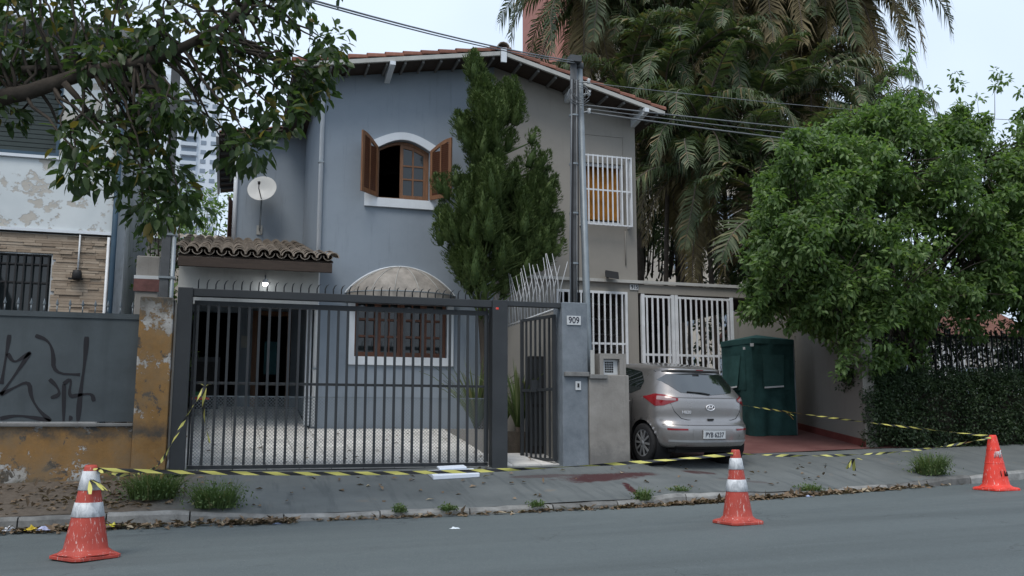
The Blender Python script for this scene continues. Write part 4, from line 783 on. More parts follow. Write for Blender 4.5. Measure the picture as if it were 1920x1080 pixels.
# ================================================================ PARKED CAR
CY = 12.4; CX = 6.85; PT = math.atan(.095)
car = thing('parked_car', 'silver hatchback parked nose in on the red driveway', 'car', (CX, CY, drive_z(CX, CY+.63)-.075), rot=(PT, 0, R_(8.0)))
car.scale = (.98, 1, 1.0)
YR = [(.255, .14), (.27, .07), (.29, .03), (.32, .0), (.36, -.012), (.5, -.012), (.585, .0), (.62, .035), (.66, .075), (.72, .085), (.85, .09), (.98, .105), (1.02, .13), (1.06, .165), (1.2, .29), (1.35, .43), (1.375, .42), (1.39, .385), (1.41, .385), (1.43, .47), (1.45, .72), (1.465, 1.05), (1.475, 1.4)]
WD = [(.255, .72), (.28, .775), (.32, .8), (.45, .825), (.6, .838), (.8, .842), (.92, .832), (.98, .812), (1.04, .785), (1.2, .7), (1.33, .625), (1.39, .585), (1.43, .53), (1.455, .44), (1.475, .15)]
YF = [(.255, 3.75), (.33, 3.88), (.5, 3.92), (.7, 3.86), (.82, 3.6), (.92, 3.1), (1.0, 2.85), (1.2, 2.5), (1.35, 2.2), (1.43, 1.9), (1.475, 1.5)]
def smo(t, z): return (interp(t, z-.012)+2*interp(t, z)+interp(t, z+.012))/4
NS, DR = 3.4, .62
def dr_(z): return min(DR, (smo(YF, z)-smo(YR, z))*.45)
def surf(phi, z):
    w_, yr, d = smo(WD, z), smo(YR, z), dr_(z); s_, c = math.sin(phi), abs(math.cos(phi))
    return Vector((w_*math.copysign(abs(s_)**(2/NS), s_), yr+d*(1-c**(2/NS)), z))
def rear_y(x, z): w_ = smo(WD, z); k = min(.999, abs(x)/w_); return smo(YR, z)+dr_(z)*(1-(1-k**NS)**(1/NS))
levels = sorted(set([.255, .262, .27, .28]+[.295+.0275*i for i in range(45) if .295+.0275*i < 1.36]+[1.36, 1.375, 1.385, 1.395, 1.41, 1.42, 1.43, 1.44, 1.45, 1.458, 1.465, 1.47, 1.475]))
NP, SS, NF = 57, 64, 12
def loop(z):
    L = [surf(-math.pi/2+math.pi*i/(NP-1), z) for i in range(NP)]; w_ = smo(WD, z); ya = smo(YR, z)+dr_(z); yb = smo(YF, z)-dr_(z)
    L += [Vector((w_, ya+(yb-ya)*i/SS, z)) for i in range(1, SS+1)]
    for i in range(1, NF): a = math.pi*i/NF; L.append(Vector((w_*math.copysign(abs(math.cos(a))**(2/NS), math.cos(a)), yb+dr_(z)*(math.sin(a))**(2/NS), z)))
    L += [Vector((-w_, yb+(ya-yb)*i/SS, z)) for i in range(0, SS)]
    return L
wheels_y = (.63, 3.13); WZ = .295; AR = .345
G = [loop(z) for z in levels]; n = len(G[0]); vs = [p.copy() for L in G for p in L]
for p in vs:
    for wy_ in wheels_y:
        d = math.hypot(p.y-wy_, p.z-WZ)
        if abs(p.x) > .6 and abs(d-AR) < .026: k = AR/d; p.y = wy_+(p.y-wy_)*k; p.z = WZ+(p.z-WZ)*k
fs = []
for j in range(len(levels)-1):
    for i in range(n):
        f = (j*n+i, j*n+(i+1) % n, (j+1)*n+(i+1) % n, (j+1)*n+i); c = sum((vs[k] for k in f), Vector())/4
        if abs(c.x) > .6 and any(math.hypot(c.y-wy_, c.z-WZ) < AR-.004 for wy_ in wheels_y): continue
        fs.append(f)
fs.append(tuple((len(levels)-1)*n+i for i in range(n)))
mb = MB(); mb.add(vs, fs, 0, True); body = mb.build('body', MT['paint'], car, local=True)
def patch(top, bot, mat, name, par, off=.004, nu=16, nv=6, mode='rear', sx=1, sm=True):
    def fn(u, v):
        a = interp(top, u); b = interp(bot, u)
        return a*(1-v)+b*v
    def pt(u, v):
        z = fn(u, v); k = X0+(X1-X0)*u
        if mode == 'rear': p = Vector((k, rear_y(k, z), z)); e = .004; nrm = Vector((-(rear_y(k+e, z)-rear_y(k-e, z))/(2*e), 1, -(rear_y(k, z+e)-rear_y(k, z-e))/(2*e))).normalized()*-1
        elif mode == 'phi':
            p = surf(k, z); a = surf(k+.01, z)-surf(k-.01, z); b = surf(k, z+.004)-surf(k, z-.004); nrm = a.cross(b).normalized()
            if nrm.dot(Vector((p.x, p.y-1.8, 0))) < 0: nrm = -nrm
        else: w_ = smo(WD, z); p = Vector((sx*w_, k, z)); nrm = Vector((sx, 0, .35)).normalized()
        return tuple(p+nrm*off)
    X0, X1 = 0, 1
    def run(x0, x1):
        nonlocal X0, X1
        X0, X1 = x0, x1
        m = MB().grid(nu, nv, pt, 0, sm); return m.build(name, MT[mat], par, local=True)
    return run
# rear glass, with black border
patch([(0, 1.24), (.1, 1.325), (.5, 1.355), (.9, 1.325), (1, 1.24)], [(0, 1.23), (.13, 1.07), (.5, 1.035), (.87, 1.07), (1, 1.23)], 'carglass', 'rear_window', car, .004, 30, 12)(-.64, .64)
patch([(0, 1.37), (1, 1.37)], [(0, 1.35), (.5, 1.362), (1, 1.35)], 'trim', 'window_seal', car, .003, 24, 2)(-.585, .585)
MB().box(-.06, .06, .372, .385, 1.392, 1.405).build('brake_light', MT['redl'], car, local=True)
# tail lamps wrapping the corner
for sg in (-1, 1):
    t_ = [(0, .985), (.3, 1.035), (.62, 1.03), (1, .985)]; b_ = [(0, .965), (.35, .86), (.62, .875), (1, .95)]
    lo, hi = (-math.pi/2*.985, -math.pi/2*.33)
    a, b = (lo, hi) if sg < 0 else (-lo, -hi)
    tl = patch(t_, b_, 'redl', 'tail_lamp', car, .008, 26, 8, 'phi')(a, b)
    t2 = [(0, 1.005), (.5, 1.005), (1, .98)]; b2 = [(0, .955), (.5, .95), (1, .955)]
    lo2, hi2 = (-math.pi/2*.74, -math.pi/2*.37); a, b = (lo2, hi2) if sg < 0 else (-lo2, -hi2)
    patch(t2, b2, 'clearl', 'clear_lens', tl, .0105, 16, 5, 'phi')(a, b)
    # bumper reflector
    xa, xb = (-.72, -.44) if sg < 0 else (.44, .72)
    patch([(0, .56), (1, .56)], [(0, .53), (1, .535)], 'redl', 'reflector', car, .006, 10, 2)(xa, xb)
# hatch shut lines and crease
def groove(pts, name='shut_line', mat='trim', r=.005):
    MB().tube([Vector((x_, rear_y(x_, z_)-.0015, z_)) for x_, z_ in pts], r, 5).build(name, MT[mat], car, local=True)
groove([(-.66, .95), (-.6, .8), (-.5, .70), (-.4, .68), (.4, .68), (.5, .70), (.6, .8), (.66, .95)])
groove([(-.76+.08*i, .608) for i in range(20)], 'bumper_line', 'trim', .004)
groove([(-.66+.066*i, 1.0) for i in range(21)], 'crease', 'paint', .008)
patch([(0, .395), (1, .395)], [(0, .365), (.5, .365), (1, .365)], 'rim', 'bumper_strip', car, .006, 24, 3)(-.7, .7)
patch([(0, .3), (.2, .295), (.8, .295), (1, .3)], [(0, .262), (1, .262)], 'trim', 'diffuser', car, .006, 24, 4)(-.6, .6)
patch([(0, .56), (1, .56)], [(0, .385), (.08, .37), (.92, .37), (1, .385)], 'paint', 'plate_recess', car, .003, 10, 4)(-.36, .36)
lp = MB().box(-.2, .2, -.035, -.022, .415, .545).build('licence_plate', MT['plate'], car, .003, True)
link('plate_lettering', text_mesh('PYB 6237', .1, MT['ink'], .001, .85), lp, Matrix.Translation((0, -.037, .472)) @ FRONT)
for z_ in (.417, .541): MB().box(-.195, .195, -.0365, -.0355, z_-.002, z_+.002).build('plate_border', MT['ink'], lp, local=True)
mb = MB(); ec = Vector((0, rear_y(0, .86)-.008, .86)); mb.tube([ec+Vector((.075*math.cos(a), 0, .04*math.sin(a))) for a in [2*math.pi*i/24 for i in range(25)]], .009, 6)
mb.tube([ec+Vector((-.04, 0, -.03)), ec+Vector((-.02, 0, .032))], .008, 5).tube([ec+Vector((.02, 0, -.032)), ec+Vector((.04, 0, .03))], .008, 5).tube([ec+Vector((-.03, 0, -.004)), ec+Vector((.03, 0, .006))], .008, 5); mb.build('emblem', MT['chrome'], car, local=True)
link('badge_lettering', text_mesh('HB20', .06, MT['chrome'], .003, 1.1), car, Matrix.Translation((-.42, rear_y(-.42, .79)-.006, .79)) @ FRONT @ Matrix.Rotation(-.12, 4, 'Y'))
MB().tube([(.02, rear_y(.02, 1.05)-.02, 1.05), (-.1, rear_y(-.1, 1.07)-.022, 1.07), (-.36, rear_y(-.36, 1.085)-.02, 1.085)], .008, 6).build('rear_wiper', MT['trim'], car, local=True)
MB().box(-.05, .05, .06, .09, .675, .7).build('hatch_handle', MT['trim'], car, local=True)
MB().tube([(0, .62, 1.44), (0, .74, 1.62)], [.008, .003], 6).build('antenna', MT['trim'], car, local=True)
# side windows, pillars, doors on both sides
for sx in (-1, 1):
    patch([(0, 1.2), (.25, 1.34), (1, 1.385)], [(0, 1.08), (.3, 1.0), (1, .985)], 'carglass', 'side_window', car, .004, 16, 8, 'side', sx)(.82, 1.55)
    patch([(0, 1.385), (.6, 1.39), (1, 1.3)], [(0, .985), (1, .97)], 'carglass', 'side_window', car, .004, 14, 8, 'side', sx)(1.6, 2.45)
    for y_ in (.93, 1.58, 2.62): MB().tube([(sx*(smo(WD, z)+.0005), y_+(.12*max(0, (.62-z))*(-2 if y_ < 1 else 0))+(.25*max(0, .6-z) if y_ < 1 else 0), z) for z in [.3+.07*i for i in range(10)]], .0045, 5).build('door_line', MT['trim'], car, local=True)
    dh = MB().tube([(sx*.838, 1.0, .885), (sx*.862, 1.04, .885), (sx*.862, 1.15, .885), (sx*.838, 1.19, .885)], .014, 6).build('door_handle', MT['paint'], car, local=True)
    mm = MB(); mm.lathe([(0, -.02), (.05, -.015), (.09, .02), (.09, .1), (.05, .14), (0, .15)], (sx*.93, 2.45, .93), 10); mm.box(min(sx*.78, sx*.9), max(sx*.78, sx*.9), 2.44, 2.5, .97, 1.0); mm.build('door_mirror', MT['paint'], car, local=True)
    for wy_ in wheels_y:
        wr = MB(); wr.lathe([(.2, -.095), (.26, -.1), (.285, -.085), (.292, -.04), (.292, .04), (.285, .085), (.26, .1), (.2, .095)], (sx*.735, wy_, WZ), 32, axis='x')
        wh = wr.build('wheel', MT['tyre'], car, local=True)
        MB().lathe([(0, sx*.06), (.2, sx*.075), (.205, sx*.06), (.205, -sx*.08)], (sx*.735, wy_, WZ), 32, axis='x').build('wheel_disc', MT['trim'], wh, local=True)
        MB().lathe([(.182, sx*.085), (.205, sx*.095), (.21, sx*.08)], (sx*.735, wy_, WZ), 32, axis='x').build('rim', MT['rim'], wh, local=True)
        MB().lathe([(0, sx*.1), (.04, sx*.097), (.048, sx*.08)], (sx*.735, wy_, WZ), 16, axis='x').build('hub_cap', MT['rim'], wh, local=True)
        for k in range(10):
            a = 2*math.pi*k/10; d0 = Vector((0, math.cos(a), math.sin(a))); c0 = Vector((sx*.735, wy_, WZ)); MB().bar(c0+d0*.04+Vector((sx*.088, 0, 0)), c0+d0*.19+Vector((sx*.086, 0, 0)), .03, .016, up=(1, 0, 0)).build('spoke', MT['rim'], wh, local=True)
        MB().lathe([(.0, -sx*.2), (AR+.01, -sx*.2), (AR+.012, sx*.075)], (sx*.735, wy_, WZ), 28, axis='x').build('wheel_well', MT['black'], car, local=True)
MB().box(-.62, .62, .2, 3.7, .21, .25).build('underbody', MT['black'], car, local=True); MB().box(-.55, .55, .15, .95, .2, .34).build('rear_axle_panel', MT['black'], car, local=True)
MB().box(-.6, .6, 1.0, 1.15, .5, 1.1).build('rear_seat', MT['dark'], car, local=True)
patch([(0, 1.3), (1, 1.3)], [(0, 1.0), (1, 1.0)], 'carglass', 'windscreen', car, .0, 4, 3, 'rear') if False else None

# ================================================================ CONES
def cone(label, loc, H, rb, rt, base, mats, bands, rot, grp=None):
    t = thing('traffic_cone', label, 'traffic cone', loc, grp, (0, 0, R_(rot)))
    m = MB(); b = base/2; c = b*.78; th = .035
    ring = [(b, c), (c, b), (-c, b), (-b, c), (-b, -c), (-c, -b), (c, -b), (b, -c)]
    vs = [(x_, y_, 0) for x_, y_ in ring]+[(x_, y_, th*.7) for x_, y_ in ring]+[(x_*.93, y_*.93, th) for x_, y_ in ring]+[(rb*1.18*math.cos(R_(22.5+45*k)), rb*1.18*math.sin(R_(22.5+45*k)), th+.012) for k in range(8)]
    fs = [(k*8+i, k*8+(i+1) % 8, (k+1)*8+(i+1) % 8, (k+1)*8+i) for k in range(3) for i in range(8)]+[tuple(range(7, -1, -1)), tuple(24+i for i in range(8))]
    m.add(vs, fs); m.build('base', MT[mats], t, .004, True)
    R = lambda z: rb+(rt-rb)*(z-th)/(H-th)
    bd = MB().lathe([(rb*1.22, th+.004), (R(.08)*1.02, .075)]+[(R(z), z) for z in [.08+(H-.1)*i/10 for i in range(11)]]+[(rt*.9, H), (rt*.55, H), (rt*.5, H-.05)], n=28).build('body', MT[mats], t, local=True)
    for z0, z1 in bands: MB().lathe([(R(z0)+.001, z0), (R(z0)+.006, z0+.004), (R(z1)+.006, z1-.004), (R(z1)+.001, z1)], n=28).build('white_band', MT['conew'], t, local=True)
    return t, R
c1p = (-1.07, 8.83); c2p = (5.05, 8.65); c3p = (10.12, 10.5)
c1, R1 = cone('faded orange cone with white bands and paint drips tied with tape near the ochre wall', (c1p[0], c1p[1], road_z(*c1p)+.004), .77, .185, .05, .44, 'coneA', [(.34, .46), (.56, .72)], 38)
c2, R2 = cone('banded orange and white cone standing alone on the road in front of the car', (c2p[0], c2p[1], road_z(*c2p)+.004), .74, .155, .042, .4, 'coneA', [(.32, .44), (.54, .655)], 8)
c3, R3 = cone('plain bright orange cone with white scrawl on the road by the hedge', (c3p[0], c3p[1], road_z(*c3p)+.004), .74, .18, .05, .46, 'coneB', [], 5)
def scrawl(strokes, mat, par, R, w=.009):
    for s_ in strokes:
        P = []
        for a, z in s_: r = R(z)+.005; P.append(Vector((r*math.sin(a), -r*math.cos(a), z)))
        MB().tube(P, w, 5).build('scrawl', MT[mat], par, local=True)
scrawl([[(-.75, .44), (-.65, .52), (-.5, .44), (-.4, .52)], [(-.2, .44), (-.2, .52)], [(.05, .44), (.1, .52), (.35, .53)], [(.06, .485), (.25, .49)]], 'plate', c3, R3)
scrawl([[(-.35, .19), (-.35, .26)], [(.0, .19), (.05, .26), (.15, .19)], [(.3, .19), (.35, .25)], [(.5, .19), (.55, .25)]], 'trim', c3, R3, .006)
MB().lathe([(R3(.36)+.004, .36), (R3(.37)+.006, .365), (R3(.37)+.001, .37)], n=28).lathe([(R3(.54)+.004, .54), (R3(.54)+.006, .545), (R3(.55)+.001, .55)], n=28).build('moulded_ring', MT['coneB'], c3, local=True)

# ================================================================ BARRIER TAPE
def ribbon(P, w, twist, label, ph=0., grp=None, extra=None):
    P = [Vector(p) for p in P]; m = MB(); vs = []; us = []; L = 0
    for i, p in enumerate(P):
        d = (P[min(i+1, len(P)-1)]-P[max(i-1, 0)]).normalized()
        if i: L += (p-P[i-1]).length
        a = twist(L)+ph; up = Vector((0, 0, 1)) if abs(d.z) < .9 else Vector((1, 0, 0)); s_ = d.cross(up).normalized(); u = s_.cross(d).normalized(); k = u*math.cos(a)+s_*math.sin(a)
        vs += [p-k*w/2, p+s_*.004*math.sin(L*9), p+k*w/2]; us.append(L)
    fs = []; uv = []
    for i in range(len(P)-1):
        for j in range(2): fs.append((3*i+j, 3*i+3+j, 3*i+4+j, 3*i+1+j)); uv.append([(us[i], j*.5), (us[i+1], j*.5), (us[i+1], j*.5+.5), (us[i], j*.5+.5)])
    m.add(vs, fs, 0, True, uv)
    root = thing('barrier_tape', label, 'barrier tape', tuple(P[0]), grp); m.build('tape_strip', MT['tape'], root)
    if extra:
        for e in extra: knot(root, e)
    return root
def knot(root, p, s=1.):
    r = random.Random(int(p[0]*100)); m = MB()
    for k in range(4):
        a = r.uniform(0, 6.28); b = r.uniform(-.9, .6); d = Vector((math.cos(a)*math.cos(b), math.sin(a)*math.cos(b), math.sin(b)-.2)); p0 = Vector(p); L = r.uniform(.08, .17)*s; q = d.cross(Vector((0, 0, 1))).normalized()*.018
        m.add([p0-q, p0+q, p0+d*L*.5+q+Vector((0, 0, .015)), p0+d*L*.5-q+Vector((0, 0, .015)), p0+d*L+q, p0+d*L-q], [(0, 1, 2, 3), (3, 2, 4, 5)], 0, True, [[(0, 0), (0, 1), (.1, 1), (.1, 0)], [(.1, 0), (.1, 1), (.2, 1), (.2, 0)]])
    m.build('tape_knot', MT['tape'], root)
def chain(pts, n=40):
    out = []
    for i in range(n+1):
        t = i/n*(len(pts)-1); k = min(int(t), len(pts)-2); u = t-k; p0 = Vector(pts[max(k-1, 0)]); p1 = Vector(pts[k]); p2 = Vector(pts[k+1]); p3 = Vector(pts[min(k+2, len(pts)-1)])
        out.append(.5*((2*p1)+(p2-p0)*u+(2*p0-5*p1+4*p2-p3)*u*u+(3*p1-p0-3*p2+p3)*u**3))
    return out
def top(c, cp, dz): return Vector((cp[0], cp[1], road_z(*cp)+dz))
t1 = top(c1, c1p, .735); t2 = top(c2, c2p, .7); t3 = top(c3, c3p, .71)
def sag(a, b, s, n=60): return [a.lerp(b, i/n)+Vector((0, 0, -s*4*(i/n)*(1-i/n))) for i in range(n+1)]
A1 = t1+Vector((.05, .0, 0)); A2 = t2+Vector((-.045, -.03, 0))
ribbon(sag(A1, A2, .1, 80), .032, lambda L: (.15*math.sin(L*1.1) if L < 3.6 else .15+1.15*math.sin((L-3.6)*2.6)), 'yellow and black tape stretched low across the gate between the two banded cones', 0, None, [A1+Vector((.02, -.03, 0))])
ribbon(sag(t2+Vector((.045, -.02, 0)), t3+Vector((-.05, -.03, 0)), .1, 80), .027, lambda L: L*3.4, 'twisted yellow and black tape running between the lone road cone and the plain orange cone', .6, None, [t2.lerp(t3, .38)+Vector((0, -.02, -.14))])
tb_ = Vector((9.0, 16.94, 1.18))
ribbon(sag(t3+Vector((-.05, 0, .02)), tb_, .04, 80), .027, lambda L: L*2.2, 'yellow and black tape running from the plain orange cone past the green booth', .2, None, [(t3+Vector((-.05, 0, .02))).lerp(tb_, .6)+Vector((0, 0, -.07))])
kg = Vector((-.258, 12.97, 1.12))
ribbon(chain([t1+Vector((.05, -.02, -.02)), t1+Vector((.25, .9, -.1)), at(262, 888, 10.6), at(300, 868, 11.8), at(345, 790, 12.6), kg], 70), .034, lambda L: L*4.5, 'twisted tape looping from the drip marked cone up to the gate bars', .5, None, [kg, t1+Vector((.02, -.07, -.08))])
ribbon(chain([kg+Vector((0, -.01, 0)), at(382, 775, 12.95), at(393, 830, 12.94)], 20), .045, lambda L: L*3, 'loose end of tape hanging down the left bars of the gate', 0)

# ================================================================ SMALL THINGS ON THE GROUND
fo = thing('foam_slab', 'flat white foam slab lying on the sidewalk at the gate foot', 'foam slab', (2.98, 12.5, 0))
fz = gz(2.98, 12.5)
def slab(cx, cy, w_, d_, z0, h, a, name, par):
    c, s_ = math.cos(a), math.sin(a); P = [(cx+x_*c-y_*s_, cy+x_*s_+y_*c) for x_, y_ in ((-w_, -d_), (w_*.96, -d_*.9), (w_, d_), (-w_*.95, d_))]
    return MB().add([(x_, y_, gz(x_, y_)+z0) for x_, y_ in P]+[(x_, y_, gz(x_, y_)+z0+h) for x_, y_ in P], [(3, 2, 1, 0), (4, 5, 6, 7), (0, 1, 5, 4), (1, 2, 6, 5), (2, 3, 7, 6), (3, 0, 4, 7)]).build(name, MT['foam'], par, .008)
slab(2.98, 12.42, .33, .17, .004, .055, .06, 'slab', fo); slab(3.0, 12.62, .2, .08, .062, .025, .1, 'broken_piece', fo)
def leaves_ov(name, P, D, N, L, W, mat, parent=None, loc=(0, 0, 0), fold=.12, curl=.0):
    k = len(P); P = np.asarray(P, float)-np.asarray(loc, float); D = np.asarray(D, float); D /= np.linalg.norm(D, axis=1)[:, None]+1e-9
    S = np.cross(D, np.asarray(N, float)); S /= np.linalg.norm(S, axis=1)[:, None]+1e-9; U = np.cross(S, D); L = np.asarray(L)[:, None]; W = np.asarray(W)[:, None]
    v = np.empty((k, 8, 3)); c = lambda t: P+D*L*t-U*L*curl*t*t
    v[:, 0] = P; v[:, 1] = c(.3)+S*W*.46+U*W*fold; v[:, 2] = c(.66)+S*W*.42+U*W*fold; v[:, 3] = c(1.); v[:, 4] = c(.66)-S*W*.42+U*W*fold; v[:, 5] = c(.3)-S*W*.46+U*W*fold; v[:, 6] = c(.32); v[:, 7] = c(.66)
    b = (np.arange(k)*8)[:, None]; T = [(0, 1, 6), (2, 3, 7), (3, 4, 7), (5, 0, 6), (1, 2, 7), (1, 7, 6), (4, 5, 6), (4, 6, 7)]
    f = np.concatenate([b+np.array(t) for t in T], 1).reshape(-1, 3)
    me = bpy.data.meshes.new(name); me.vertices.add(k*8); me.vertices.foreach_set('co', v.ravel()); me.loops.add(f.size); me.loops.foreach_set('vertex_index', f.ravel().astype(np.int32))
    me.polygons.add(len(f)); me.polygons.foreach_set('loop_start', np.arange(len(f), dtype=np.int32)*3); me.polygons.foreach_set('use_smooth', np.ones(len(f), bool)); me.update(calc_edges=True); me.validate(); me.materials.append(mat)
    return link(name, me, parent)
def leaves_np(name, P, D, N, L, W, mat, parent=None, loc=(0, 0, 0), fold=.12, curl=.0):
    k = len(P); P = np.asarray(P, float)-np.asarray(loc, float); D = np.asarray(D, float); D /= np.linalg.norm(D, axis=1)[:, None]+1e-9
    S = np.cross(D, np.asarray(N, float)); S /= np.linalg.norm(S, axis=1)[:, None]+1e-9; U = np.cross(S, D); L = np.asarray(L)[:, None]; W = np.asarray(W)[:, None]
    v = np.empty((k, 5, 3)); v[:, 0] = P; v[:, 1] = P+D*L*.45+S*W*.5+U*W*fold; v[:, 2] = P+D*L-U*L*curl; v[:, 3] = P+D*L*.45-S*W*.5+U*W*fold; v[:, 4] = P+D*L*.5
    base = (np.arange(k)*5)[:, None]; f = np.concatenate([base+np.array([0, 1, 2, 4]), base+np.array([0, 4, 2, 3])], 1).reshape(-1, 4)
    me = bpy.data.meshes.new(name); me.vertices.add(k*5); me.vertices.foreach_set('co', v.ravel()); me.loops.add(f.size); me.loops.foreach_set('vertex_index', f.ravel().astype(np.int32))
    me.polygons.add(len(f)); me.polygons.foreach_set('loop_start', np.arange(len(f), dtype=np.int32)*4); me.update(calc_edges=True); me.validate(); me.materials.append(mat)
    o = link(name, me, parent)
    return o
NR = np.random.RandomState(11)
def rdir(n): d = NR.normal(size=(n, 3)); return d/np.linalg.norm(d, axis=1)[:, None]
# leaf litter
P = []
for k in range(4600):
    r = rng.random()
    if r < .4: x = rng.uniform(-5, .8); y = kerb_y(x)-abs(rng.gauss(0, .13)); z = road_z(x, y)
    elif r < .62: x = rng.uniform(-5.5, -.1); y = rng.uniform(kerb_y(x)+.2, 12.8); z = gz(x, y)
    elif r < .82: x = rng.gauss(6.6, 1.0); y = kerb_y(x)-abs(rng.gauss(0, .06)); z = road_z(x, y)
    elif r < .9: x = rng.gauss(8.6, .5); y = kerb_y(x)-abs(rng.gauss(0, .06)); z = road_z(x, y)
    elif r < .96: x = rng.uniform(1, 6); y = kerb_y(x)-abs(rng.gauss(0, .05)); z = road_z(x, y)
    else:
        if rng.random() < .5: continue
        x = rng.uniform(0, 9); y = rng.uniform(kerb_y(x)+.2, 12.9); z = gz(x, y)
    if r < .62 and rng.random() > .25+.75*(.5+.5*math.sin(x*2.7+1.3*math.sin(x*1.1))): continue
    P.append((x, y, z+.012+(rng.random()*.03 if r < .4 else 0)))
k = len(P); D = rdir(k); D[:, 2] *= .25; N = np.tile([0, 0, 1.], (k, 1))+.5*rdir(k)
tag(leaves_np('leaf_litter', P, D, N, NR.uniform(.05, .13, k), NR.uniform(.03, .065, k), MT['litter'], fold=.3), 'dry brown leaves strewn along the gutter and sidewalk', 'leaf litter', kind='stuff')
P = [(rng.uniform(-.6, 4.5), rng.uniform(13.3, 17), 0) for _ in range(60)]; P = [(a, b, patio_z(b)+.018) for a, b, c in P]; D = rdir(60); D[:, 2] *= .15
tag(leaves_np('patio_leaves', P, D, np.tile([0, 0, 1.], (60, 1))+.3*rdir(60), NR.uniform(.05, .1, 60), NR.uniform(.03, .05, 60), MT['litter'], fold=.3), 'a few dry leaves scattered on the white patio tiles', 'leaf litter', kind='stuff')
for i, (px, py, c, lab) in enumerate(((45, 985, (.6, .62, .66), 'crumpled white wrapper in the gutter among dry leaves'), (75, 990, (.55, .4, .03), 'crumpled yellow wrapper in the gutter below the ochre wall'), (100, 988, (.4, .42, .6), 'crumpled bluish foil wrapper in the gutter left of the drip marked cone'), (198, 972, (.6, .64, .68), 'torn white paper cup at the kerb right of the drip marked cone'), (220, 982, (.55, .5, .05), 'small yellow crisp bag in the gutter near the weeds'), (515, 976, (.3, .36, .5), 'clear blue plastic scrap lying in the gutter before the gate'), (852, 992, (.6, .66, .7), 'thin white plastic strip lying on the bare road'), (1490, 928, (.35, .42, .6), 'pale blue plastic strip lying in the gutter by the driveway'))):
    d = FW+RT*((px-960)/FPX)+UP*((540-py)/FPX); t = (road_z(0, 0)-CAM.z)/(d.z-.02*d.x-.01*d.y); p = CAM+d*t; r = random.Random(i)
    if px != 852: p.y = min(p.y, kerb_y(p.x)-.09-.05*(i % 3))
    p.z = road_z(p.x, p.y)+.004
    m = MB(); nn = 7; m.grid(nn, nn, lambda u, v: (p.x+(u-.5)*(.13 if px < 400 else .1)+r.uniform(-.008, .008), p.y+(v-.5)*.07+r.uniform(-.008, .008), p.z+(.03 if px < 400 else .002)+r.uniform(0, .03 if px < 400 else .012)*math.sin(math.pi*u)*math.sin(math.pi*v)*2), 0, False)
    tag(m.build('litter_scrap', mk('scrap_%d' % i, c, .4, .25, 25), None, loc=tuple(p)), lab, 'litter')
def weed(label, x, y, z, rad, h, n, seed):
    r = random.Random(seed); m = MB(); t = thing('weed_clump', label, 'weed', (x, y, z), 'weeds growing along the kerb')
    for k in range(n):
        a = r.uniform(0, 6.28); q = rad*math.sqrt(r.random())*.6; bx_, by_ = q*math.cos(a), q*math.sin(a); l = h*r.uniform(.5, 1.15); a2 = a+r.uniform(-.8, .8); lean = r.uniform(.2, 1.0)*rad/h*.9; w_ = r.uniform(.004, .011); vs = []
        for i in range(4): s_ = i/3; vs += [(bx_+math.cos(a2)*l*lean*s_**1.5-math.sin(a2)*w_*(1-s_*.9), by_+math.sin(a2)*l*lean*s_**1.5+math.cos(a2)*w_*(1-s_*.9), l*s_*(1-.25*s_*lean)), (bx_+math.cos(a2)*l*lean*s_**1.5+math.sin(a2)*w_*(1-s_*.9), by_+math.sin(a2)*l*lean*s_**1.5-math.cos(a2)*w_*(1-s_*.9), l*s_*(1-.25*s_*lean))]
        m.add(vs, [(2*i, 2*i+1, 2*i+3, 2*i+2) for i in range(3)], 0, True)
    m.build('blades', MT['grass'], t, local=True)
    nl = n*2; P = np.array([(r.gauss(0, rad*.45), r.gauss(0, rad*.45), abs(r.gauss(.3, .25))*h) for _ in range(nl)]); tag(leaves_np('leaflets', P, rdir(nl)+np.array([0, 0, .3]), rdir(nl)+np.array([0, 0, 1.]), NR.uniform(.025, .05, nl), NR.uniform(.012, .025, nl), MT['grass'], t), kind='stuff')
for i, (x, dy, rad, h, n_, lab) in enumerate(((-.75, .75, .42, .36, 520, 'big feathery weed clump on the sidewalk beside the drip marked cone'), (-.05, .35, .36, .32, 460, 'dense green weed clump at the kerb just right of the feathery clump'), (1.95, .02, .1, .1, 60, 'small weed tuft at the kerb edge before the gate'), (2.5, .02, .13, .07, 70, 'low weed tuft at the kerb beside a pile of leaves'), (3.55, .02, .12, .07, 60, 'low weed tuft at the kerb below the foam slab'), (4.95, .06, .14, .16, 110, 'leafy weed tuft at the kerb beside the red stain'), (5.6, .3, .16, .06, 60, 'flat grass tuft behind the kerb near the meter pillar'), (7.6, .1, .22, .1, 110, 'flat weed tuft at the kerb in front of the driveway'), (10.15, .35, .32, .34, 460, 'bushy round weed clump on the kerb beside the plain orange cone'))):
    y = kerb_y(x)+dy; weed(lab, x, y, (gz(x, y) if dy > .15 else road_z(x, y)+kerb_h(x)-.01), rad, h, n_, i)
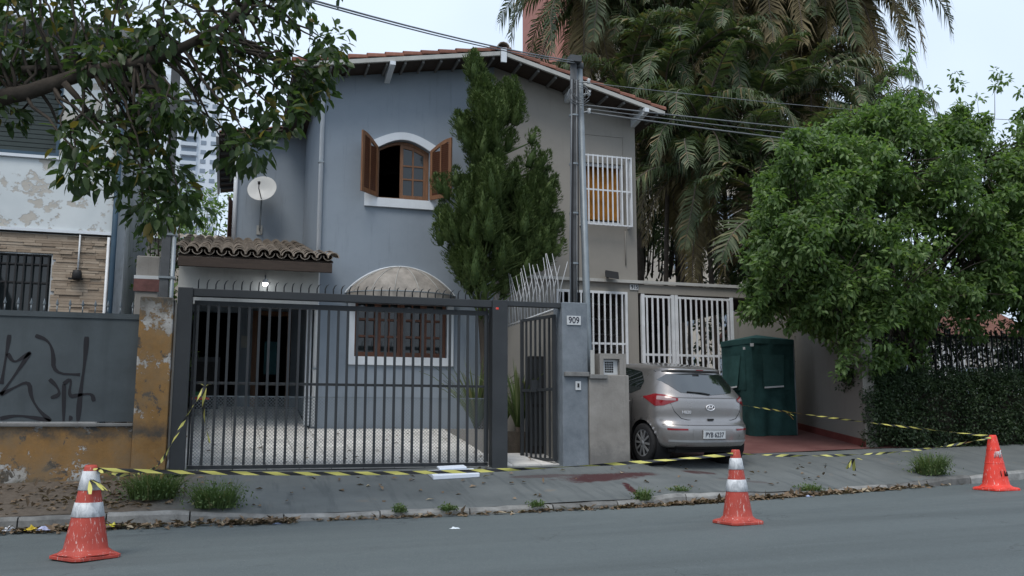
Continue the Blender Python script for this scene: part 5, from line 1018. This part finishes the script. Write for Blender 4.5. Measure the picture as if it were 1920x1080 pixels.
# ================================================================ VEGETATION
def inpoly(p, poly):
    x, y = p; c = False; j = len(poly)-1
    for i in range(len(poly)):
        (xi, yi), (xj, yj) = poly[i], poly[j]
        if (yi > y) != (yj > y) and x < (xj-xi)*(y-yi)/(yj-yi)+xi: c = not c
        j = i
    return c
def edist(p, poly):
    P = Vector((p[0], p[1])); best = 1e9
    for i in range(len(poly)):
        a = Vector(poly[i]); b = Vector(poly[(i+1) % len(poly)]); t = max(0, min(1, (P-a).dot(b-a)/max(1e-9, (b-a).length_squared))); best = min(best, (a+(b-a)*t-P).length)
    return best
def cluster_leaves(cl, per, Lr, Wr, droop, out=.6, shell=.45):
    P, D, N = [], [], []
    for c, r in cl:
        c = np.array(c); n_ = max(4, int(per*rng.uniform(.75, 1.25))); d = rdir(n_); rad = r*(shell+(1-shell)*NR.rand(n_))[:, None]
        P.append(c+d*rad*np.array([1, 1, .9])); D.append(d*out+rdir(n_)*.55+np.array([0, 0, -droop])); N.append(np.array([0, -.25, 1.])+.7*rdir(n_))
    P = np.concatenate(P); k = len(P); return P, np.concatenate(D), np.concatenate(N), NR.uniform(*Lr, k), NR.uniform(*Wr, k)
def wig(a, b, n=6, w=.06, r=rng):
    a, b = Vector(a), Vector(b); return [a.lerp(b, i/n)+Vector((r.uniform(-w, w), r.uniform(-w, w), r.uniform(-w, w)))*(0 if i in (0, n) else 1) for i in range(n+1)]
def sm_chain(pts, n): return chain(pts, n)
# ---- left street tree, trunk outside the frame
lx_, ly_ = -4.7, 11.7; lz_ = gz(-4.7, 11.7)
lt = thing('broadleaf_tree', 'dark broad leaved tree whose branches overhang the sidewalk and house', 'tree', (lx_, ly_, lz_))
limb = [(lx_+.4, ly_-.5, 2.6), at(-60, 215, 9.4), at(60, 170, 9.2), at(170, 135, 9.1), at(280, 112, 9.0), at(370, 75, 9.0), at(450, 20, 9.1), at(500, -60, 9.2)]
MB().tube(sm_chain([(lx_, ly_, lz_-.2), (lx_+.05, ly_-.05, .8), (lx_+.2, ly_-.3, 2.0), (lx_+.4, ly_-.5, 2.6), (lx_-.1, ly_+.2, 4.0), (lx_-.4, ly_+.5, 6.0)], 24), [.26-.17*i/24 for i in range(25)], 12).build('trunk', MT['bark'], lt)
MB().tube(sm_chain(limb, 40), [.09-.065*(i/40) for i in range(41)], 9).build('limb', MT['bark'], lt)
CL = []; tw = MB()
def addc(px, py, r, Y): CL.append((at(px, py, Y), r/190.))
for px in range(-150, 640, 52):
    for py in (-140, -85, -35, 15, 60):
        if rng.random() < .92: addc(px+rng.uniform(-22, 22), py+rng.uniform(-20, 20), rng.uniform(38, 58), rng.uniform(8.6, 10.4))
for px in range(-150, 330, 45):
    for py in (95, 130):
        if rng.random() < .72: addc(px+rng.uniform(-22, 22), py+rng.uniform(-20, 20), rng.uniform(34, 50), rng.uniform(8.7, 10.2))
for px, py in ((430, 125), (480, 110), (540, 125), (590, 145), (618, 120), (450, 180), (500, 190), (555, 195), (600, 175), (450, 235), (500, 240), (480, 275), (435, 285), (530, 225), (570, 160), (520, 150), (610, 85), (410, 100), (400, 140), (465, 300)): addc(px, py, 38, rng.uniform(8.7, 9.6))
for px, py in ((150, 225), (190, 205), (240, 195), (290, 205), (160, 285), (210, 275), (255, 262), (300, 262), (140, 320), (185, 330), (230, 325), (280, 315), (318, 325), (248, 372), (300, 370), (335, 355), (270, 405), (300, 395), (325, 200), (372, 212), (225, 240), (275, 235), (130, 260), (345, 385), (-20, 190), (20, 215), (-60, 230)): addc(px, py, 34, rng.uniform(8.7, 9.5))
ls = [Vector(p) for p in sm_chain(limb, 30)]
for c, r in CL:
    c = Vector(c); q = min(ls, key=lambda p: (p-c).length+rng.uniform(0, .5)); P_ = wig(q, c, 6, .05); tw.tube(P_, [.016*(1-i/6)+.004 for i in range(7)], 5)
for a, b in ((at(180, 135, 9.1), at(390, 200, 9.0)), (at(120, 155, 9.1), at(300, 330, 9.1)), (at(40, 130, 9.2), at(200, 120, 9.3)), (at(370, 75, 9), at(600, 130, 9.1)), (at(280, 110, 9), at(310, 0, 9.2))): tw.tube(wig(a, b, 8, .03), [.03*(1-i/8)+.006 for i in range(9)], 6)
tw.build('branches', MT['bark'], lt)
P, D, N, L, W = cluster_leaves(CL, 45, (.09, .17), (.045, .078), .5)
tag(leaves_ov('crown', P, D, N, L, W, MT['leafL'], lt, (lx_, ly_, lz_), .14, .12), kind='stuff')
# ---- bushy tree on the right
tx, ty = 12.6, 14.75; tz = .3
rtree = thing('bushy_tree', 'bright green bushy tree spreading over the hedge and driveway wall', 'tree', (tx, ty, tz))
poly = [(1392, 555), (1405, 470), (1425, 370), (1462, 290), (1520, 240), (1580, 215), (1650, 195), (1690, 150), (1720, 190), (1760, 215), (1795, 170), (1830, 215), (1885, 185), (1950, 200), (2080, 220), (2100, 600), (2000, 640), (1890, 600), (1800, 590), (1745, 620), (1690, 715), (1640, 720), (1600, 680), (1545, 655), (1490, 580), (1425, 600)]
CL = []; SH = []
while len(SH) < 350:
    p = (rng.uniform(1385, 2100), rng.uniform(140, 700))
    if not inpoly(p, poly): continue
    e = edist(p, poly)/112.
    if e < .12: continue
    Y = 14.4-rng.uniform(-.9, 1)*min(1.5, .3+e*1.2); SH.append((at(p[0], p[1], Y), rng.uniform(.3, .55)*min(1, .45+e)))
for _ in range(70): SH.append((at(rng.uniform(1690, 2000), rng.uniform(330, 590), rng.uniform(13.6, 15.4)), rng.uniform(.35, .5)))
tc_ = at(1720, 430, 14.6)
for c, r in SH:
    o = (Vector(c)-tc_).normalized()
    for k in range(9):
        d = Vector((rng.gauss(0, 1), rng.gauss(0, 1), rng.gauss(0, .8))).normalized()
        if d.dot(o) < -.35: d = -d
        CL.append((Vector(c)+d*r*rng.uniform(.45, 1.0), rng.uniform(.12, .2)))
    if rng.random() < .55:      # a shoot poking out of the clump
        d = (o+Vector((rng.gauss(0, .35), rng.gauss(0, .35), rng.uniform(-.3, .6)))).normalized()
        for k in range(4): CL.append((Vector(c)+d*(r+.09*k)-Vector((0, 0, .012*k*k)), .1))
for px, py in ((1690, 120), (1700, 105), (1705, 135), (1790, 140), (1795, 160), (1870, 135), (1868, 160), (1885, 150), (1655, 160), (1745, 170), (1832, 185), (1915, 170)): CL.append((at(px, py, 14.2), .12))
fork = [(tx, ty, tz), (tx-.05, ty-.05, 1.2), (tx-.1, ty-.1, 1.9)]
MB().tube(sm_chain(fork, 10), [.15-.004*i for i in range(11)], 10).build('trunk', MT['bark'], rtree)
tw = MB(); heads = [at(1500, 420, 14), at(1600, 330, 14.2), at(1720, 260, 14.4), at(1850, 300, 14.3), at(1950, 350, 14.4), at(1560, 540, 13.6), at(1680, 560, 13.7), at(1480, 520, 14.1), at(1800, 450, 15)]
for h in heads: tw.tube(sm_chain([fork[-1], Vector(fork[-1]).lerp(h, .45)+Vector((0, 0, .35)), h], 12), [.07-.0045*i for i in range(13)], 7)
for c, r in CL[::5]: q = min(heads, key=lambda p: (p-Vector(c)).length); tw.tube(wig(q, c, 4, .07), [.014, .012, .009, .006, .003], 4)
tw.build('branches', MT['bark'], rtree)
P, D, N, L, W = cluster_leaves(CL, 27, (.07, .15), (.04, .066), .35)
tag(leaves_ov('crown', P, D, N, L, W, MT['leafR'], rtree, (tx, ty, tz), .14, .1), kind='stuff')
# ---- juniper in front of the gable
jx, jy, jz = 4.4, 16.1, .52
jt = thing('juniper_tree', 'dark green twisted juniper growing against the house front', 'tree', (jx, jy, jz))
jpm = [(886, 100), (900, 125), (925, 160), (955, 150), (970, 170), (978, 210), (970, 270), (980, 330), (985, 400), (985, 470), (975, 530), (950, 550), (880, 548), (862, 520), (848, 480), (828, 435), (824, 405), (842, 380), (838, 325), (862, 335), (880, 300), (872, 260), (856, 222), (876, 210), (874, 165)]
jpr = [(1000, 255), (1013, 280), (1030, 325), (1040, 360), (1034, 400), (1044, 430), (1036, 468), (1005, 490), (990, 430), (994, 340), (992, 285)]
MB().tube(sm_chain([(jx, jy, jz-.3), (jx+.05, jy, 1.6), (jx-.03, jy+.05, 3.2), (jx+.1, jy, 5.2), (jx, jy, 7.0)], 20), [.14-.0055*i for i in range(21)], 9).build('trunk', MT['bark'], jt)
lob = []
for jp, cnt in ((jpm, 165), (jpr, 40), ([(960, 300), (1005, 300), (1010, 490), (960, 500)], 18)):
    k0 = 0
    while k0 < cnt:
        p = (rng.uniform(810, 1055), rng.uniform(90, 545))
        if not inpoly(p, jp): continue
        e = edist(p, jp)/103.; k0 += 1; Y = 16.0-rng.uniform(-.4, 1)*min(.8, .1+e*1.3); lob.append((at(p[0], p[1]+8, Y), rng.uniform(.4, .75)*(.75 if e < .2 else 1), rng.uniform(.1, .16)))
for px, py, l in ((889, 125, .45), (893, 175, .6), (905, 165, .5), (962, 165, .42), (968, 205, .55), (862, 225, .3), (872, 260, .4), (1000, 255, .3), (1032, 345, .4), (1045, 415, .35), (1048, 465, .35), (822, 345, .35), (835, 350, .45), (828, 410, .4), (822, 440, .4), (890, 110, .28), (1020, 300, .4), (855, 330, .35)): lob.append((at(px, py, 15.8), l, .11))
PP, DD, NN = [], [], []; core = MB(); ctr = Vector((jx, jy, 0))
for c, l, r in lob:
    c = Vector(c); o = c-ctr; o.z = 0; ax = (Vector((0, 0, 1))+o*.42+Vector((rng.uniform(-.2, .2), rng.uniform(-.2, .1), 0))).normalized(); b = c-ax*l*.5
    n_ = int(300*l/.45*(r/.1)); t = NR.rand(n_)**.8; a = NR.rand(n_)*6.283; rr = r*np.sin(np.pi*np.clip(t*.86+.14, 0, 1))**.9*(1+.38*np.sin(a*3+t*11))
    u = np.array(ax.orthogonal().normalized()); v = np.cross(np.array(ax), u); rad = np.cos(a)[:, None]*u+np.sin(a)[:, None]*v
    P_ = np.array(b)+t[:, None]*l*np.array(ax)+rad*rr[:, None]; PP.append(P_); DD.append(np.array(ax)*1.0+rad*.75+rdir(n_)*.35); NN.append(rad+rdir(n_)*.4)
    core.tube([b, b+ax*l*.4, b+ax*l*.85], [r*.5, r*.6, r*.1], 6)
    core.tube([Vector((jx+.1*math.sin(c.z), jy, max(.9, c.z-l*.9-.25))), b], [.02, .012], 4)
core.build('inner_sprays', MT['leafC'], jt)
P = np.concatenate(PP); k = len(P); tag(leaves_np('crown', P, np.concatenate(DD), np.concatenate(NN), NR.uniform(.04, .095, k), NR.uniform(.013, .024, k), MT['leafC'], jt, (jx, jy, jz), .25, 0), kind='stuff')
# ---- palms
def frond_mesh(kind, elev, seed):
    r = random.Random(seed); m = MB(); n = 16; L = 3.0 if kind == 'queen' else 2.1; g = .085 if kind == 'queen' else .07
    p = Vector((0, 0, 0)); a = elev; pts = [p]; bend = r.uniform(-.02, .02)
    for i in range(n): p = p+Vector((math.cos(a), bend*i*.1, math.sin(a)))*(L/n); a = max(-1.45, a-g*(1+i*.07)*(1 if math.cos(a) > .15 else .3)); pts.append(p)
    m.tube(pts, [.03*(1-i/(n+1))+.004 for i in range(n+1)], 4, 1)
    nl = 58 if kind == 'queen' else 40; cum = chain(pts, nl)
    for i in range(4, nl):
        t = i/nl; c = cum[i]; d = (cum[min(i+1, nl)]-cum[i-1]).normalized(); s_ = d.cross(Vector((0, 0, 1))); s_ = s_.normalized() if s_.length > .05 else Vector((0, 1, 0)); u = s_.cross(d)
        ll = (.62 if kind == 'queen' else .5)*math.sin(math.pi*min(1, .18+t*.78))**.6*r.uniform(.8, 1.1); wd = .026 if kind == 'queen' else .032
        for sg in (-1, 1):
            e = (d*.55+s_*sg*.8+u*r.uniform(-.1, .45)).normalized(); q1 = c+e*ll*.5+Vector((0, 0, -.05 if kind == 'queen' else -.015)); q2 = c+e*ll*(.8 if kind == 'queen' else .97)+Vector((0, 0, (-.33 if kind == 'queen' else -.12)*r.uniform(.6, 1.2))); x_ = d*wd
            m.add([c-x_*.6, c+x_*.6, q1+x_, q1-x_, q2], [(0, 1, 2, 3), (3, 2, 4)], 0)
    return m
FM = {}
for kd in ('queen', 'areca'):
    for i, el in enumerate((1.35, 1.0, .65, .25, -.25, -1.1)):
        for s_ in (0, 1):
            mm = frond_mesh(kd, el, i*7+s_)
            FM[kd, i, s_] = mm.mesh('frond', [MT['leafP'], MT['palmbark']])
            if i >= 4: FM[kd, i, 'dry', s_] = mm.mesh('frond', [MT['leafPd'], MT['palmbark']])
PALMG = 'palms behind the beige house'
def palm(kind, x, y, ztop, label, n, scale, seed, dry=2, lean=.0, tr=.11, faces=None):
    r = random.Random(seed); gz_ = .4; t = thing('palm_tree', label, 'palm', (x, y, gz_), PALMG)
    m = MB(); K = 18; pts = [Vector((x+lean*(i/K)**1.5, y, gz_+(ztop-gz_)*i/K)) for i in range(K+1)]; m.tube(pts, [tr*(1.15 if i % 2 else 1.0)*(1-.25*i/K) for i in range(K+1)], 9); m.build('trunk', MT['palmbark'], t); tp = pts[-1]
    if kind == 'queen': MB().tube([tp-Vector((0, 0, .1)), tp+Vector((0, 0, .7))], [tr*1.2, tr*.5], 8).build('crownshaft', MT['leafPd'], t)
    for k in range(n):
        i = min(5, int(6*(k+.5)/n)) if n > 8 else r.randrange(0, 5); a = k*2.399+r.uniform(-.3, .3); s_ = r.randrange(2); key = (kind, i, s_)
        if i >= 4 and k >= n-dry: key = (kind, i, 'dry', s_)
        sc_ = scale*r.uniform(.85, 1.12); link('frond', FM[key], t, Matrix.Translation(tp-Vector((x, y, gz_))+Vector((0, 0, r.uniform(-.1, .15)))) @ Matrix.Rotation(a, 4, 'Z') @ Matrix.Rotation(r.uniform(-.25, .25), 4, 'X') @ Matrix.Scale(sc_, 4))
    return t
def pq(px, py, Y, *a, **k):
    p = at(px, py, Y); return palm(a[0], p.x, Y, p.z, *a[1:], **k)
pq(1100, -25, 25, 'queen', 'tall feather palm rising directly behind the roof ridge', 46, 1.15, 1, 8, tr=.16)
pq(1425, -40, 23.5, 'queen', 'tall feather palm with yellowing hanging fronds behind the carport', 50, 1.2, 2, 16, tr=.16)
pq(1600, -35, 22.5, 'queen', 'tall feather palm whose fronds hang above the bushy tree', 48, 1.15, 3, 14, tr=.16)
pq(1260, -30, 27, 'queen', 'tall feather palm far behind the carport between two nearer palms', 44, 1.25, 4, 8, tr=.15)
pq(1190, 40, 26, 'queen', 'shorter feather palm beside the cream apartment block', 40, 1.0, 5, 10, tr=.14)
pq(1510, 10, 25, 'queen', 'feather palm standing between the yellowing palm and the bushy tree', 44, 1.1, 6, 12, tr=.14)
arl = 'clustered feather palm with arching fronds behind the carport'
for i, (px, py, Y) in enumerate(((1180, 190, 24), (1265, 130, 23), (1350, 90, 22.5), (1235, 240, 22.5), (1330, 250, 21.5), (1430, 200, 22), (1310, 330, 21.5), (1395, 330, 20.5), (1475, 300, 20.5), (1460, 420, 19.6), (1530, 180, 22), (1540, 330, 20), (1280, 200, 25), (1480, 90, 24), (1610, 220, 21.5))): pq(px, py, Y, 'areca' if i % 2 else 'queen', arl, 22, rng.uniform(1.15, 1.5)*(1 if i % 2 else .75), 20+i, 5, lean=rng.uniform(-.4, .4), tr=.07)
# understorey shrubs behind the carport
def shrub(name, label, cat, x0, x1, y0, y1, z0, z1, n, L, mat, grp=None, ncl=60, r=.35):
    t = thing(name, label, cat, ((x0+x1)/2, (y0+y1)/2, z0), grp); c = [((rng.uniform(x0, x1), rng.uniform(y0, y1), z0+(z1-z0)*(rng.random()**.8)), rng.uniform(.6, 1.1)*r) for _ in range(ncl)]
    m = MB()
    for q, _ in c[::3]: m.tube(wig((q[0]*.8+(x0+x1)/2*.2, q[1], z0-.1), q, 4, .04), [.03, .025, .02, .012, .006], 5)
    m.build('stems', MT['bark'], t); P, D, N, L_, W_ = cluster_leaves(c, n, (L*.7, L*1.2), (L*.35, L*.6), .2); tag(leaves_np('foliage', P, D, N, L_, W_, mat, t, t.location, .14, .05), kind='stuff'); return t
shrub('dark_shrub', 'dark shrub mass growing under the palms behind the carport', 'shrub', 8.5, 12.5, 23.5, 25, .5, 2.6, 30, .2, MT['leafH'], ncl=70, r=.5)
shrub('dark_shrub', 'dark shrub growing behind the driveway side wall', 'shrub', 11.8, 15.5, 18, 20.5, .5, 5.0, 30, .17, MT['leafH'], ncl=300, r=.55)
shrub('dark_shrub', 'tall dark shrub screening the far side of the palms', 'shrub', 14, 22, 24, 27, .5, 10.5, 30, .25, MT['leafH'], ncl=330, r=.8)
shrub('dark_shrub', 'dark leafy tree behind the palms above the carport roof', 'shrub', 9.2, 14.5, 26, 28, 5.5, 12.0, 30, .25, MT['leafH'], ncl=230, r=.8)
shrub('dark_shrub', 'dark garden shrub filling the space behind the steel railing', 'shrub', 11.6, 19, 15.4, 17.2, .4, 2.7, 34, .13, MT['leafH'], ncl=330, r=.38)
# hedge
hd = thing('hedge', 'dense dark green clipped hedge below the railing', 'hedge', (14, 14.35, .2)); c = []
for k in range(1500):
    x = rng.uniform(10.72, 18); z = rng.uniform(.25, 1.5+.1*math.sin(x*2)); f = rng.random(); y = 13.86+rng.uniform(0, .12)+.05*math.sin(x*3+z*4) if f < .7 else rng.uniform(13.95, 14.7)
    if f >= .7: z = rng.uniform(1.3, 1.6)
    c.append(((x, y, z), rng.uniform(.1, .18)))
P, D, N, L, W = cluster_leaves(c, 34, (.04, .075), (.022, .038), .1); tag(leaves_np('foliage', P, D, N, L, W, MT['leafH'], hd, hd.location, .14, 0), kind='stuff')
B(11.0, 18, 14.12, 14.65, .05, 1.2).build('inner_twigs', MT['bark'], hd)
# railing behind the hedge, pale railing and houses beyond
rl = thing('steel_railing', 'dark steel bar railing standing behind the hedge', 'railing', (14, 14.9, .2))
for k in range(56): B(11.0+k*.125, 11.022+k*.125, 14.88, 14.9, .2, 2.5).build('bar', MT['trim'], rl)
for z_ in (.4, 2.35): B(10.98, 18, 14.903, 14.93, z_, z_+.04).build('rail', MT['trim'], rl)
pr2 = thing('pale_railing', 'pale grey bar railing seen beyond the dark railing', 'railing', (16, 19, .3))
for k in range(60): B(12.5+k*.15, 12.55+k*.15, 19, 19.04, .3, 2.6).build('bar', MT['barw'], pr2)
B(12.4, 21.6, 19.045, 19.08, 2.5, 2.58).build('rail', MT['barw'], pr2)
fh = thing('far_house', 'pale house with red tiled roof glimpsed behind the railing', 'house', (21, 27, .3))
B(17.5, 27, 26, 30, .2, 3.6).build('wall', MT['creamb'], fh); MB().add([(17, 25.5, 3.6), (27.5, 25.5, 3.6), (27.5, 28, 4.9), (17, 28, 4.9), (17, 30.5, 3.6), (27.5, 30.5, 3.6)], [(0, 1, 2, 3), (3, 2, 5, 4), (0, 3, 4), (1, 5, 2)]).build('roof', MT['tilered'], fh)
for xx in (18.5, 21, 23.5): B(xx, xx+1.1, 25.96, 25.995, 1.3, 2.6).build('window', MT['towerw'], fh)
# ================================================================ FAR BACKGROUND
tw_ = thing('apartment_tower', 'tall white apartment tower far behind the blue house', 'building', (-20, 285, .4))
B(-40, -4.6, 280, 300, .4, 103).build('wall', MT['tower'], tw_); B(-33, -12, 284, 296, 103, 107).build('roof_block', MT['tower'], tw_)
wm = B(0, 1.5, -.12, -.02, 0, 1.2).mesh('window', MT['towerw']); bm2 = B(0, 4.6, -1.2, 0, 0, 1.05).mesh('balcony', mk('tower_balcony', (.5, .56, .62), .6, .05)); gm = B(0, 4.2, -.1, -.02, 0, 1.5).mesh('glazing', MT['towerw'])
for fl_ in range(13, 36):
    z = 2+fl_*2.83
    for xx in (-7.2, -9.9): link('window', wm, tw_, Matrix.Translation((xx+20, -5, z+.9)))
    if fl_ < 34: link('balcony', bm2, tw_, Matrix.Translation((-15.5+20, -5, z))); link('glazing', gm, tw_, Matrix.Translation((-15.3+20, -5, z+1.1)))
    link('window', wm, tw_, Matrix.Translation((-18.5+20, -5, z+.9)))
pk = thing('pink_building', 'pink rendered apartment block rising behind the roof ridge', 'building', (17, 62, .4)); a0 = at(980, 100, 66); a1 = at(1052, 100, 60)
B(a0.x, a1.x+3, 60, 66, .3, 40).build('wall', MT['pinkb'], pk)
for k in range(10): B(a0.x+3.2, a0.x+4.2, 59.95, 59.99, 12+k*2.9, 13.3+k*2.9).build('window', MT['towerw'], pk)
ck = thing('cream_building', 'cream apartment block glimpsed between the palm trunks', 'building', (24, 48, .4)); a0 = at(1100, 100, 55); a1 = at(1330, 100, 45)
B(a0.x, a1.x+3, 45, 55, .3, 27).build('wall', MT['creamb'], ck)
for i in range(3):
    for k in range(8): B(a0.x+.9+i*2.6, a0.x+2.0+i*2.6, 44.95, 44.99, 3+k*3, 4.3+k*3).build('window', MT['towerw'], ck)
bh2 = thing('rear_house', 'low house with weathered tile roof just behind the porch', 'house', (-1.2, 28, .4))
zr0 = at(390, 449, 26.5).z; xr0, xr1 = at(338, 449, 26.5).x-1.2, .3
B(xr0, xr1, 26.7, 30, .3, zr0).build('wall', MT['creamb'], bh2)
m = MB(); ny = 60; vs = []
for i in range(5):
    for j in range(ny*2+1): x = xr0-.1+(xr1-xr0+.2)*j/(ny*2); vs.append((x, 26.4+i*.55, zr0-.03+i*.13+.055*abs(math.sin(math.pi*(x-xr0)/.2))))
m.add(vs, [(i*(ny*2+1)+j, i*(ny*2+1)+j+1, (i+1)*(ny*2+1)+j+1, (i+1)*(ny*2+1)+j) for i in range(4) for j in range(ny*2)], 0, True); tag(m.build('tile_roof', MT['tile'], bh2), kind='stuff')
shrub('garden_tree', 'light green tree peeping over the roof behind the porch', 'tree', -2.4, .1, 31, 33, 5.2, 8.6, 30, .22, MT['leafR'], ncl=42, r=.55)
shrub('garden_tree', 'green shrub growing between the neighbour building and the service post', 'tree', -1.5, -.8, 17, 19.5, 1, 4.9, 30, .13, MT['leafR'], ncl=60, r=.3)
